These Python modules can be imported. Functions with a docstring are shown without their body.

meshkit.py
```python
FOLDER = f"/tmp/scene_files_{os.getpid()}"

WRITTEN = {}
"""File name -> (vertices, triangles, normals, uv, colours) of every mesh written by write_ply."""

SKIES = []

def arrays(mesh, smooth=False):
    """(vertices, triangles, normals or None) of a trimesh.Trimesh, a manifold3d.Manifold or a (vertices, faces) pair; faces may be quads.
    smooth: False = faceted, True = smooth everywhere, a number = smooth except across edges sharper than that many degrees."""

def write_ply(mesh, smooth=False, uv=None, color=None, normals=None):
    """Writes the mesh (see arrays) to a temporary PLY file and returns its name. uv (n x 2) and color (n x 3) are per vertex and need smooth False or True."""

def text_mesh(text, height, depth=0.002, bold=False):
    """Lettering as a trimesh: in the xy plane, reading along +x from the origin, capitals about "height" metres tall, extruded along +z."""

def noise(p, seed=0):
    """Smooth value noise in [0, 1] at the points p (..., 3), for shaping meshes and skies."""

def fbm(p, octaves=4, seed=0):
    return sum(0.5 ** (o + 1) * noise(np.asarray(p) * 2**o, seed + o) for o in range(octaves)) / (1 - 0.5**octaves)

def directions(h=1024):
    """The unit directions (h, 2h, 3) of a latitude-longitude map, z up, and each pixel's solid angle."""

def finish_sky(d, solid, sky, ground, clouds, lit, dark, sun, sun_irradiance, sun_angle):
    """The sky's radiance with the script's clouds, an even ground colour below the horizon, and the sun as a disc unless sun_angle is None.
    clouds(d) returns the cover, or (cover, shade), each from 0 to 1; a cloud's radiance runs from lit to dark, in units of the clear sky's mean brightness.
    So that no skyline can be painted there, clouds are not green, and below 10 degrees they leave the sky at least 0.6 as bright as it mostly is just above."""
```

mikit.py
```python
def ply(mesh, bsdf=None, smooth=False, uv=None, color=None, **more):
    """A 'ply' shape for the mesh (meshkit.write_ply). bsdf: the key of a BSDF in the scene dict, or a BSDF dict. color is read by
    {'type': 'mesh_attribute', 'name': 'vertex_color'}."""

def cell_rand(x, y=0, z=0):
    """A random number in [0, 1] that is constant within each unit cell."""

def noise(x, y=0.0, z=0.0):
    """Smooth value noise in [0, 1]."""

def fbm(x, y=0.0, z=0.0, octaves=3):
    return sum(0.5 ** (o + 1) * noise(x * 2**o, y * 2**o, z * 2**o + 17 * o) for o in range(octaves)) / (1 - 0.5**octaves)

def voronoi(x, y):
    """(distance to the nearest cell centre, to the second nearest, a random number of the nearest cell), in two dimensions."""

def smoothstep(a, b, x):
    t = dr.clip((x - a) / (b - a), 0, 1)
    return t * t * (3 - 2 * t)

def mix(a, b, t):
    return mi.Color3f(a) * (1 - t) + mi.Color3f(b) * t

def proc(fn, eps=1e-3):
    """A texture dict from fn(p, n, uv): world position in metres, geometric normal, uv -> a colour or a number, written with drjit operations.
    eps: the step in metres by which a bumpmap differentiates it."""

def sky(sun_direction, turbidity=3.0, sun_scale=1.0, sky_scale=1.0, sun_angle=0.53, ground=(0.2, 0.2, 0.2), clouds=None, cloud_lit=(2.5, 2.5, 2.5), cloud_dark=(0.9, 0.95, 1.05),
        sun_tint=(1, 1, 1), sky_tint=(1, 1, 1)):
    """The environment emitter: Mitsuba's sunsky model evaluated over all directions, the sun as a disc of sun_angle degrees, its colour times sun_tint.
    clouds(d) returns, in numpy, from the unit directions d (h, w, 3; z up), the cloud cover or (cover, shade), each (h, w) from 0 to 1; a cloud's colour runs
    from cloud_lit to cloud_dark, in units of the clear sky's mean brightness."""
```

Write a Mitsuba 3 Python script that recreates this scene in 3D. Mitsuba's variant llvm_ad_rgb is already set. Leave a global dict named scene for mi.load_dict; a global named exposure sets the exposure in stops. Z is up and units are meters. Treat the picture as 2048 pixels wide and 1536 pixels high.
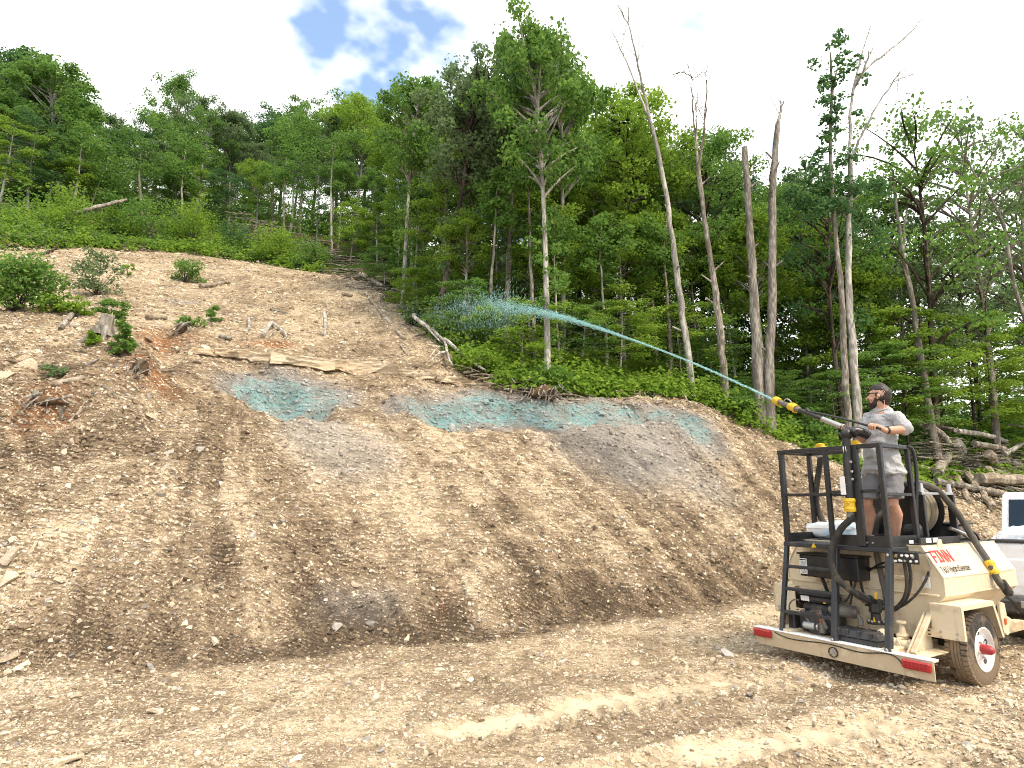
import math, drjit as dr, numpy as np, trimesh, mitsuba as mi, mikit, meshkit, manifold3d as m3
from scipy.interpolate import RBFInterpolator, RegularGridInterpolator
from mikit import noise, fbm, voronoi, smoothstep, mix

scene, labels = {}, {}
# ---------------------------------------------------------------- camera, sky, exposure
F_PX, CAM_H = 1250.0, 1.69                     # focal length in photo pixels (2048 wide), eye height
PITCH = math.atan(235 / F_PX)
SP, CP = math.sin(PITCH), math.cos(PITCH)
scene['camera'] = {'type': 'perspective', 'fov': math.degrees(2 * math.atan(1024 / F_PX)), 'fov_axis': 'x', 'near_clip': 0.1, 'far_clip': 2000.0,
    'to_world': mi.ScalarTransform4f().look_at([0, 0, CAM_H], [0, CP, CAM_H + SP], [0, 0, 1])}
exposure = 2.65

def ray(px, py):
    u, v = (px - 1024) / F_PX, (768 - py) / F_PX
    return np.array([u, CP - v * SP, SP + v * CP])

def sky_clouds(d):
    big = meshkit.fbm(d * 3.1, 4, seed=5)
    fine = meshkit.fbm(d * np.array([11, 11, 16]), 5, seed=11)
    hole = np.zeros(d.shape[:2])
    for px, py, r, w in ((760, 100, .085, .80), (735, 195, .065, .95), (880, 45, .075, .62), (690, 70, .07, .62), (790, 170, .05, .85), (640, 160, .06, .4), (1240, 110, .09, .27), (1330, 70, .06, .22)):
        c = ray(px, py); c /= np.linalg.norm(c)
        hole = np.maximum(hole, w * np.exp(-((1 - d @ c) * 2) / r ** 2))
    hole = np.maximum(hole, 1.1 * np.clip((big - .60) / .12, 0, 1))     # other gaps all over the sky
    gap = np.clip((hole * 1.25 + (fine - .5) * 2.2 - .34) / .5, 0, 1)
    return 1 - .84 * gap, .25 * np.clip((big - .45) * 3, 0, 1)

scene['sky'] = mikit.sky((0.42, -0.42, 0.80), turbidity=3, sun_scale=0.50, sun_angle=12, clouds=sky_clouds, cloud_lit=(3.0,) * 3, cloud_dark=(2.2, 2.25, 2.35), sky_tint=(.72, 1.12, 1.2))

# ---------------------------------------------------------------- helpers
rng = np.random.default_rng(7)

def numbered(key):
    if key not in used:
        used.add(key); return key
    k = 1
    while f'{key}_{k:03d}' in used: k += 1
    used.add(f'{key}_{k:03d}'); return f'{key}_{k:03d}'
used = set()

def thing(name, label, cat, group=None):
    key = numbered(name)
    labels[key] = {'label': label, 'category': cat}
    if group: labels[key]['group'] = group
    return key

def obj(name, mesh, bsdf, parent=None, smooth=False, uv=None, **more):
    key = numbered(f'{parent}__{name}' if parent else name)
    scene[key] = mikit.ply(mesh, bsdf, smooth=smooth, uv=uv, **more)
    return key

def tag(key, label, cat=None, group=None, kind=None):
    labels[key] = {'label': label}
    if cat: labels[key]['category'] = cat
    if group: labels[key]['group'] = group
    if kind: labels[key]['kind'] = kind
    return key

def cat(*ms):
    ms = [m for m in ms if m is not None]
    vs, fs, n = [], [], 0
    for v, f in ms:
        vs.append(v); fs.append(np.asarray(f) + n); n += len(v)
    return np.vstack(vs), np.vstack(fs)

def mf(m):
    """trimesh or manifold -> (v, f)"""
    if hasattr(m, 'to_mesh'):
        q = m.to_mesh(); return np.array(q.vert_properties[:, :3], float), np.array(q.tri_verts)
    return np.array(m.vertices), np.array(m.faces)

def rbox(lo, hi, r=.006):
    """box with chamfered edges"""
    lo, hi = np.minimum(lo, hi).astype(float), np.maximum(lo, hi).astype(float)
    r = min(r, .3 * (hi - lo).min())
    pts = []
    for k in range(3):
        for sx in (0, 1):
            for sy in (0, 1):
                for sz in (0, 1):
                    q = [lo[i] + r if not s else hi[i] - r for i, s in enumerate((sx, sy, sz))]
                    q[k] = (lo[k], hi[k])[(sx, sy, sz)[k]]
                    pts.append(q)
    return mf(m3.Manifold.hull_points(np.array(pts)))

def hull(pts): return mf(m3.Manifold.hull_points(np.asarray(pts, float)))

def frames(path):
    path = np.asarray(path, float)
    t = np.gradient(path, axis=0); t /= np.linalg.norm(t, axis=1, keepdims=True) + 1e-12
    a = np.array([0, 0, 1.]) if abs(t[0][2]) < .9 else np.array([1., 0, 0])
    out = []
    for k in range(len(path)):
        a = a - t[k] * (a @ t[k]); a /= np.linalg.norm(a) + 1e-12
        out.append((a.copy(), np.cross(t[k], a)))
    return path, t, out

def tube(path, r, n=8, cap=True):
    path, t, fr = frames(path)
    r = np.broadcast_to(np.asarray(r, float), (len(path),))
    ang = np.arange(n) * 2 * np.pi / n
    v = np.vstack([path[k] + r[k] * (np.cos(ang)[:, None] * fr[k][0] + np.sin(ang)[:, None] * fr[k][1]) for k in range(len(path))])
    i = np.arange(n); j = (i + 1) % n; f = []
    for k in range(len(path) - 1):
        f.append(np.stack([k * n + i, k * n + j, (k + 1) * n + j], 1)); f.append(np.stack([k * n + i, (k + 1) * n + j, (k + 1) * n + i], 1))
    if cap:
        m = len(v); v = np.vstack([v, path[:1], path[-1:]])
        f.append(np.stack([j, i, i * 0 + m], 1)); f.append(np.stack([(len(path) - 1) * n + i, (len(path) - 1) * n + j, i * 0 + m + 1], 1))
    return v, np.vstack(f)

def bar(p, q, w, h=None, up=(0, 0, 1), ch=.12):
    """square section bar from p to q with chamfered edges"""
    p, q = np.asarray(p, float), np.asarray(q, float); h = h or w
    t = (q - p) / np.linalg.norm(q - p); up = np.asarray(up, float)
    if abs(t @ up) > .95: up = np.array([1., 0, 0])
    x = np.cross(t, up); x /= np.linalg.norm(x); y = np.cross(x, t)
    c = ch * min(w, h); pts = []
    for e in (p, q):
        for sx in (-1, 1):
            for sy in (-1, 1):
                pts.append(e + x * sx * (w / 2 - c) + y * sy * h / 2); pts.append(e + x * sx * w / 2 + y * sy * (h / 2 - c))
    return hull(pts)

def spline(pts, n=24):
    pts = np.asarray(pts, float)
    d = np.r_[0, np.cumsum(np.linalg.norm(np.diff(pts, axis=0), axis=1))]
    from scipy.interpolate import PchipInterpolator, CubicSpline
    return CubicSpline(d, pts)(np.linspace(0, d[-1], n)) if len(pts) > 2 else np.linspace(pts[0], pts[-1], n)

def lathe(profile, axis_p, axis_d, n=24, closed=False):
    """profile: (along, radius) pairs revolved about the axis"""
    d = np.asarray(axis_d, float); d /= np.linalg.norm(d)
    a = np.array([0, 0, 1.]) if abs(d[2]) < .9 else np.array([1., 0, 0])
    a = a - d * (a @ d); a /= np.linalg.norm(a); b = np.cross(d, a)
    ang = np.arange(n) * 2 * np.pi / n
    rad = np.cos(ang)[:, None] * a + np.sin(ang)[:, None] * b
    v = np.vstack([np.asarray(axis_p, float) + d * x + rad * max(r, 1e-4) for x, r in profile])
    i = np.arange(n); j = (i + 1) % n; f = []
    m = len(profile)
    for k in range(m if closed else m - 1):
        k2 = (k + 1) % m
        f.append(np.stack([k * n + i, k * n + j, k2 * n + j], 1)); f.append(np.stack([k * n + i, k2 * n + j, k2 * n + i], 1))
    return v, np.vstack(f)[:, ::-1]

# ---------------------------------------------------------------- materials
def C3(*c): return {'type': 'rgb', 'value': list(c)}
def two(b): return {'type': 'twosided', 'bsdf': b}
def principled(col, rough=.5, metal=0., **k):
    return two({'type': 'principled', 'base_color': C3(*col) if isinstance(col, (tuple, list)) else col, 'roughness': rough, 'metallic': metal, **k})

def soil_fn(p, n, uv):
    # uv.x: dark wet .. pale dry;  uv.y: -1 red clay, 0 tan shale, .5 grey shale, 1 sprayed green
    x, y, z = p.x, p.y, p.z
    q = y + .8 * z
    f1 = fbm(x * 3, q * 3, 0, octaves=3)
    lam = noise((x * .9 + y * .4) * 4, z * 55, 3)                   # thin horizontal shale bedding
    a, b, r = voronoi(x * 19, q * 24)
    t = uv.x + (f1 - .5) * .40 + (r - .5) * .32 + (lam - .5) * .34 * smoothstep(.3, .8, z)
    t = t - .25 * (1 - smoothstep(.0, .16, b - a))
    t = dr.clip(t, 0, 1)
    c = mix(mix((.070, .053, .037), (.205, .156, .103), smoothstep(0, .5, t)), (.43, .354, .246), smoothstep(.45, .9, t))
    c = mix(c, (.52, .445, .32), smoothstep(.88, 1.0, uv.x))
    grey = mix((.095, .087, .078), (.31, .28, .243), t)
    red = mix((.12, .05, .022), (.30, .145, .07), t)
    h = uv.y
    c = mix(c, red, smoothstep(0, -.9, h))
    c = mix(c, grey, smoothstep(.05, .5, h))
    spl = smoothstep(.40, .62, noise(x * 5, q * 5, 2) * .5 + noise(x * 30, q * 30, 4) * .5)
    green = mix((.06, .15, .155), (.165, .345, .355), t * .6 + spl * .4)
    c = mix(c, green, smoothstep(.5, 1, h) * (.32 + .42 * spl))
    return c

scene['mat_soil'] = two({'type': 'diffuse', 'reflectance': mikit.proc(soil_fn)})

def floor_fn(p, n, uv):
    f = fbm(p.x * 2.1, p.y * 2.1, p.z, octaves=4)
    c = mix((.035, .03, .018), (.10, .078, .05), f)
    return mix(c, (.035, .06, .016), smoothstep(.45, .65, fbm(p.x * .8 + 9, p.y * .8, 0, octaves=3)))
scene['mat_floor'] = two({'type': 'diffuse', 'reflectance': mikit.proc(floor_fn)})

def shard_fn(p, n, uv):
    t = dr.clip(uv.x + (noise(p.x * 70, p.y * 70, p.z * 70) - .5) * .25, 0, 1)
    c = mix(mix((.075, .058, .042), (.256, .20, .137), smoothstep(0, .5, t)), (.65, .565, .43), smoothstep(.45, 1, t))
    g = mix((.085, .08, .075), (.42, .395, .365), t)
    return mix(mix(c, g, smoothstep(.05, .5, uv.y)), (.16, .29, .31), smoothstep(.5, 1, uv.y) * .65)
scene['mat_shard'] = two({'type': 'diffuse', 'reflectance': mikit.proc(shard_fn)})

def bark_maker(dark, pale, seed):
    def fn(p, n, uv):
        a = noise(p.x * 9 + seed, p.y * 9, p.z * 1.4)
        b = noise(p.x * 38, p.y * 38, p.z * 7 + seed)
        s = smoothstep(.35, .75, .5 * a + .5 * b)
        return mix(dark, pale, s)
    return fn
for nm, d, l, s in (('grey', (.14, .125, .10), (.38, .345, .30), 0.), ('pale', (.235, .222, .197), (.52, .50, .455), 5.), ('dark', (.045, .036, .028), (.13, .11, .09), 9.), ('dead', (.20, .165, .125), (.42, .37, .30), 3.), ('brown', (.142, .128, .108), (.33, .308, .27), 13.)):
    scene['mat_bark_' + nm] = two({'type': 'diffuse', 'reflectance': mikit.proc(bark_maker(d, l, s))})

def leaf_maker(dark, light, gold):
    def fn(p, n, uv):
        c = mix(dark, light, uv.x)
        return mix(c, gold, uv.y * uv.y * .8)
    return fn
for nm, d, l, g, tr in (('dark', (.045, .112, .050), (.108, .230, .088), (.15, .26, .08), .9), ('mid', (.088, .18, .05), (.168, .325, .080), (.25, .39, .075), 1.0), ('bright', (.14, .255, .038), (.25, .41, .06), (.33, .46, .07), 1.05), ('sage', (.11, .175, .085), (.20, .29, .14), (.24, .34, .15), .9)):
    scene['mat_leaf_' + nm] = {'type': 'principledthin', 'base_color': mikit.proc(leaf_maker(d, l, g)), 'roughness': .45, 'diff_trans': tr, 'spec_trans': 0.0, 'eta': 1.4}
# ---------------------------------------------------------------- terrain: one height field through surveyed points
def profile(px, foot, steps, z0=0.0, back=((.32, 14), (.32, 30))):
    """points up the hill above one foot point: each (py, slope) climbs at that slope until it is seen at row py"""
    d = ray(px, foot); p = np.array([0, 0, CAM_H]) + d * (z0 - CAM_H) / d[2]
    az = np.array([d[0], d[1]]) / np.hypot(d[0], d[1])
    pts = [p]; r0 = np.hypot(p[0], p[1]); z = p[2]
    for py, s in steps:
        d = ray(px, py); e = d[2] / np.hypot(d[0], d[1])
        r = (z - s * r0 - CAM_H) / (e - s)
        for k in (.33, .67, 1.):
            rr = r0 + (r - r0) * k
            pts.append(np.array([az[0] * rr, az[1] * rr, z + s * (rr - r0)]))
        z = z + s * (r - r0); r0 = r
    for s, dist in back:
        for k in (.5, 1.):
            pts.append(np.array([az[0] * (r0 + dist * k), az[1] * (r0 + dist * k), z + s * dist * k]))
        r0 += dist; z += s * dist
    return pts

COLS = [
    (-500, 1430, [(900, .75), (640, .55), (470, .5)]),
    (-200, 1370, [(880, .80), (640, .55), (475, .5)]),
    (0, 1345, [(860, .85), (650, .52), (480, .50)]),
    (150, 1342, [(862, .85), (655, .55), (485, .50)]),
    (260, 1338, [(860, .85), (690, .75), (600, .42), (491, .52)]),
    (380, 1330, [(835, .80), (690, .55), (600, .5), (500, .52)]),
    (500, 1318, [(830, .80), (770, .50), (712, .95), (640, .50), (512, .52)]),
    (620, 1304, [(835, .80), (770, .50), (722, .95), (650, .50), (535, .54)]),
    (750, 1288, [(845, .80), (790, .60), (736, .95), (660, .52), (562, .56)]),
    (860, 1283, [(850, .80), (800, .55), (735, .85), (655, .60)], .40),
    (960, 1280, [(860, .80), (806, .50), (765, .80), (730, .50)], .42),
    (1080, 1264, [(865, .80), (812, .50), (788, .85), (760, .4)], .42),
    (1200, 1246, [(858, .80), (818, .50), (788, .75)], .36),
    (1320, 1232, [(850, .78), (815, .50), (784, .65)], .30),
    (1420, 1220, [(840, .75), (808, .60)], .24),
    (1530, 1205, [(866, .68)], .20),
    (1640, 1195, [(905, .60)], .16),
    (1760, 1185, [(950, .52)], .12),
    (1900, 1168, [(1000, .44), (940, .36)], .10),
    (2060, 1150, [(1005, .38), (930, .34)], .08),
    (2300, 1120, [(1000, .32), (940, .3)], .06),
    (2700, 1100, [(1000, .3), (950, .26)], .04)]
ctrl = []
for c in COLS:
    px, foot, steps = c[:3]
    b = c[3] if len(c) > 3 else .33
    back = ((b, 10), (b, 14), (b * .9, 26))
    if px < 800: back = ((.60, 8), (.42, 14), (.30, 26))
    if px >= 1500: back = ((max(b, .14), 6), (.08, 10), (-.10, 30))
    ctrl += profile(px, foot, steps, 0.0, back)
    f = ctrl and profile(px, foot, [], 0.0, ())[0]
    for k in (.93, .80, .55, .3):
        ctrl.append(np.array([f[0] * k, f[1] * k, 0.0 if k < .9 else .0]))
for x in (-40, -20, 0, 20, 40, 70):
    for y in (-30, -12, -3): ctrl.append(np.array([x, y, 0.]))
ctrl += [np.array(q, float) for q in ((-60, 70, 38), (-30, 75, 38), (0, 80, 36), (30, 80, 2), (60, 70, -8), (90, 60, -9), (90, 20, -3), (60, 25, -2), (-60, 30, 22), (-50, 10, 10), (5.1, 6.6, -.06), (4.6, 6.2, -.05))]
ctrl = np.array(ctrl)
keep, seen = [], set()
for k, q in enumerate(ctrl):
    h = (round(q[0] / .25), round(q[1] / .25))
    if h not in seen: seen.add(h); keep.append(k)
ctrl = ctrl[keep]
rbf = RBFInterpolator(ctrl[:, :2], ctrl[:, 2], kernel='linear', neighbors=48, smoothing=.012)

FOOT = np.array([profile(c[0], c[1], [], 0.0, ())[0][:2] for c in COLS])      # the foot of the cut, left to right
FOOT_S = np.r_[0, np.cumsum(np.linalg.norm(np.diff(FOOT, axis=0), axis=1))]
def foot_coords(xy):
    """(s along the foot of the cut, signed distance uphill from it)"""
    xy = np.asarray(xy, float); best = np.full(xy.shape[:-1], 1e9); s_out = np.zeros_like(best); side = np.zeros_like(best)
    for k in range(len(FOOT) - 1):
        a, b = FOOT[k], FOOT[k + 1]; ab = b - a; L = np.linalg.norm(ab)
        t = np.clip(((xy - a) @ ab) / L ** 2, 0, 1)
        w = xy - a - t[..., None] * ab; d = np.linalg.norm(w, axis=-1)
        sg = np.sign(ab[0] * (xy[..., 1] - a[1]) - ab[1] * (xy[..., 0] - a[0]))
        up = d < best
        best = np.where(up, d, best); s_out = np.where(up, FOOT_S[k] + t * L, s_out); side = np.where(up, sg, side)
    return s_out, best * side

xs = np.r_[-np.geomspace(90, 9.3, 70), np.arange(-9, 11, .038), np.geomspace(11.1, 95, 80)]
ys = np.r_[-np.geomspace(30, 2.6, 14), np.arange(2.4, 17.5, .038), np.geomspace(17.6, 90, 110)]
GX, GY = np.meshgrid(xs, ys, indexing='ij')
cx = np.r_[np.arange(-95, -14, 3.), np.arange(-14, 16, .3), np.arange(16, 98, 3.)]
cy = np.r_[np.arange(-33, 0, 3.), np.arange(0, 24, .3), np.arange(24, 95, 2.)]
CX, CY = np.meshgrid(cx, cy, indexing='ij')
CZ = rbf(np.stack([CX.ravel(), CY.ravel()], 1)).reshape(CX.shape)
from scipy.ndimage import gaussian_filter
base_h = RegularGridInterpolator((cx, cy), CZ, method='linear', bounds_error=False, fill_value=0)
fx, fy = np.arange(-14, 16, .1), np.arange(0, 24, .1)

def flat_at(px, py):
    d = ray(px, py); return (np.array([0, 0, CAM_H]) - d * CAM_H / d[2])[:2]
TRACKS = [(np.array([flat_at(*q) for q in ((930, 1462), (1130, 1424), (1340, 1385), (1560, 1350))]), .03), (np.array([flat_at(*q) for q in ((1180, 1580), (1480, 1500), (1760, 1450), (2080, 1408))]), .035), (np.array([flat_at(*q) for q in ((1500, 1600), (1800, 1530), (2100, 1480))]), .03)]

def hit0(px, py):
    d = ray(px, py); t = np.geomspace(3, 60, 1500); q = np.array([0, 0, CAM_H]) + t[:, None] * d
    return q[int(np.argmax(q[:, 2] < base_h(q[:, :2])))][:2]
import shapely
def inset(P, pix):
    """signed distance into the ground polygon through these photo points"""
    g = shapely.Polygon([hit0(*q) for q in pix]).buffer(0); x0, y0, x1, y1 = g.bounds
    out = np.full(P.shape[:-1], -9.); m = (P[..., 0] > x0 - 2) & (P[..., 0] < x1 + 2) & (P[..., 1] > y0 - 2) & (P[..., 1] < y1 + 2)
    q = shapely.points(P[m]); d = shapely.distance(g.boundary, q); out[m] = np.where(shapely.contains(g, q), d, -d)
    return out
def sstep(a, b, x):
    t = np.clip((x - a) / (b - a), 0, 1); return t * t * (3 - 2 * t)

def relief(X, Y, Z):
    """erosion, excavator grooves and lumps on top of the survey, metres"""
    P = np.stack([X, Y], -1)
    s, up = foot_coords(P)
    face = np.clip(up / .5, 0, 1) * np.clip((Z + .2) / .5, 0, 1)
    p3 = np.stack([X, Y, Z], -1)
    n1 = meshkit.fbm(p3 * .9, 3, seed=1) - .5
    n2 = meshkit.fbm(p3 * np.array([3.2, 3.2, 3.2]), 3, seed=2) - .5
    n3 = meshkit.fbm(p3 * 9.0, 2, seed=3) - .5
    warp = s + .35 * (meshkit.fbm(np.stack([s * .4, up * .5, s * 0], -1), 2, seed=8) - .5) + .42 * up
    gr = meshkit.fbm(np.stack([warp * 3.2, up * .22, s * 0], -1), 3, seed=4) - .5           # grooves down the fall line
    fineg = (meshkit.fbm(np.stack([warp * 8.5, up * .35, s * 0], -1), 2, seed=14) - .5) * np.clip(meshkit.noise(np.stack([s * .8, up * .6, s * 0], -1), 15) * 2.2 - .4, 0, 1)   # tooth marks
    bed = meshkit.noise(np.stack([s * .7, Z * 9, s * 0], -1), seed=6) - .5                     # shale beds
    cut = np.clip(up / .4, 0, 1) * np.clip((7.5 - up) / 2.0, 0, 1)
    h = face * (n1 * .35 + n2 * .16 + n3 * .075) + cut * (gr * .20 + bed * .08 + fineg * .075)
    jag = (meshkit.fbm(p3 * 2.2, 3, seed=51) - .5) * .9
    h += .55 * sstep(-.25, .45, inset(P, [(-80, 655), (120, 640), (215, 652), (265, 690), (296, 750), (330, 800), (300, 845), (150, 852), (-80, 850)]) + jag)     # mound on the left bank
    h -= .35 * sstep(-.15, .35, inset(P, [(285, 668), (350, 655), (375, 690), (380, 730), (320, 760), (290, 735)]) + jag * .5)                                  # clay cut
    h -= .30 * sstep(-.10, .22, inset(P, [(465, 772), (560, 774), (655, 800), (690, 835), (560, 850), (500, 825)]) + jag * .4)                                    # scoops that were sprayed
    h -= .30 * sstep(-.10, .22, inset(P, [(795, 808), (950, 806), (1100, 813), (1290, 815), (1330, 840), (1100, 866), (900, 856)]) + jag * .4)
    h -= .25 * sstep(-.05, .2, inset(P, [(45, 800), (135, 798), (150, 822), (60, 828)]) + jag * .3)
    # the road: wheel ruts that run with the foot of the cut, and small bumps
    road = np.clip(-up / .5, 0, 1)
    h += road * ((meshkit.fbm(p3 * 1.1, 2, seed=21) - .5) * .05 + (meshkit.fbm(p3 * 6., 2, seed=22) - .5) * .022)
    for c, w, dpt in ((-.45, .22, .05), (-1.75, .26, -.05), (-3.3, .30, -.06)):
        h += dpt * np.exp(-((up - c) / w) ** 2) * (.6 + .8 * meshkit.noise(np.stack([s * .9, s * 0, s * 0], -1), seed=23))
    h += -.07 * np.exp(-((up - .10) / .16) ** 2)                                                 # little ditch
    for track, dep in TRACKS:                                                                      # tyre prints with lug bars
        d_, s_ = 1e9 * np.ones_like(X), np.zeros_like(X); L0 = 0.
        for a, b in zip(track[:-1], track[1:]):
            ab = b - a; L = np.linalg.norm(ab); t = np.clip(((P - a) @ ab) / L ** 2, 0, 1)
            w = P - a - t[..., None] * ab; d = (w[..., 0] * -ab[1] + w[..., 1] * ab[0]) / L; dd = np.linalg.norm(w, axis=-1)
            up_ = dd < np.abs(d_); d_ = np.where(up_, np.where(dd > np.abs(d) + .02, 9., d), d_); s_ = np.where(up_, L0 + t * L, s_); L0 += L
        inside = np.clip((.26 - np.abs(d_)) / .06, 0, 1)
        h = h * (1 - .6 * inside) - inside * dep + inside * .020 * np.clip(np.sin(2 * np.pi * (s_ + np.abs(d_) * .7) / .21) * 2, -1, 1) + .03 * np.exp(-((np.abs(d_) - .31) / .05) ** 2)
    far = np.hypot(X, Y)
    return h * np.clip((60 - far) / 30, .0, 1)

GZ = base_h(np.stack([GX, GY], -1))
GZ = GZ + relief(GX, GY, GZ)
ground_h = RegularGridInterpolator((xs, ys), GZ, bounds_error=False, fill_value=0)
def hz(x, y): return ground_h(np.stack([np.asarray(x, float), np.asarray(y, float)], -1))

def hit(px, py, lo=3.0, hi=85.0):
    """where the sight line of that photo point meets the ground"""
    d = ray(px, py); t = np.geomspace(lo, hi, 1500)
    p = np.array([0, 0, CAM_H]) + t[:, None] * d
    below = p[:, 2] < hz(p[:, 0], p[:, 1])
    k = int(np.argmax(below)) if below.any() else len(t) - 1
    return p[k]

def ground_normal(x, y, e=.15):
    n = np.stack([hz(x - e, y) - hz(x + e, y), hz(x, y - e) - hz(x, y + e), np.full(np.shape(x), 2 * e)], -1)
    return n / np.linalg.norm(n, axis=-1, keepdims=True)

# outline of the bare soil, as ground points: crest at the top left, then down along the edge of the wood
EDGE_PIX = [(-520, 470), (-200, 478), (0, 487), (150, 490), (280, 494), (380, 503), (500, 519), (620, 540), (720, 558), (790, 598), (850, 652), (880, 700), (925, 755), (1000, 776), (1080, 786), (1180, 792), (1290, 787), (1360, 792), (1430, 815), (1530, 868), (1600, 890), (1700, 935), (1830, 985), (1940, 992), (2060, 1003), (2300, 1000)]
EDGE = np.array([hit(x, y + 3)[:2] for x, y in EDGE_PIX])
def bare(xy):
    """signed: > 0 on the bare side (towards the camera), metres from the edge of vegetation"""
    xy = np.asarray(xy, float); best = np.full(xy.shape[:-1], 1e9); side = np.zeros_like(best)
    for k in range(len(EDGE) - 1):
        a, b = EDGE[k], EDGE[k + 1]; ab = b - a; L = np.linalg.norm(ab) + 1e-9
        t = np.clip(((xy - a) @ ab) / L ** 2, 0, 1)
        d = np.linalg.norm(xy - a - t[..., None] * ab, axis=-1)
        sg = -np.sign(ab[0] * (xy[..., 1] - a[1]) - ab[1] * (xy[..., 0] - a[0]))
        up = d < best
        best = np.where(up, d, best); side = np.where(up, sg, side)
    return best * side
ff = np.stack(np.meshgrid(np.arange(-30, 40, .4), np.arange(-2, 60, .4), indexing='ij'), -1)
BARE = RegularGridInterpolator((np.arange(-30, 40, .4), np.arange(-2, 60, .4)), bare(ff), bounds_error=False, fill_value=-10)

# soil kinds: patches fixed in the ground (tone: dark to pale, hue: red clay, shale, grey, sprayed)
def blob(xy, px, py, ru, rv, turn=0.0, soft=1.0):
    c = hit(px, py)[:2]; d = xy - c; ca, sa = math.cos(turn), math.sin(turn)
    u, v = d[..., 0] * ca + d[..., 1] * sa, -d[..., 0] * sa + d[..., 1] * ca
    return np.exp(-((u / ru) ** 2 + (v / rv) ** 2) ** (1.0 * soft))

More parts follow.
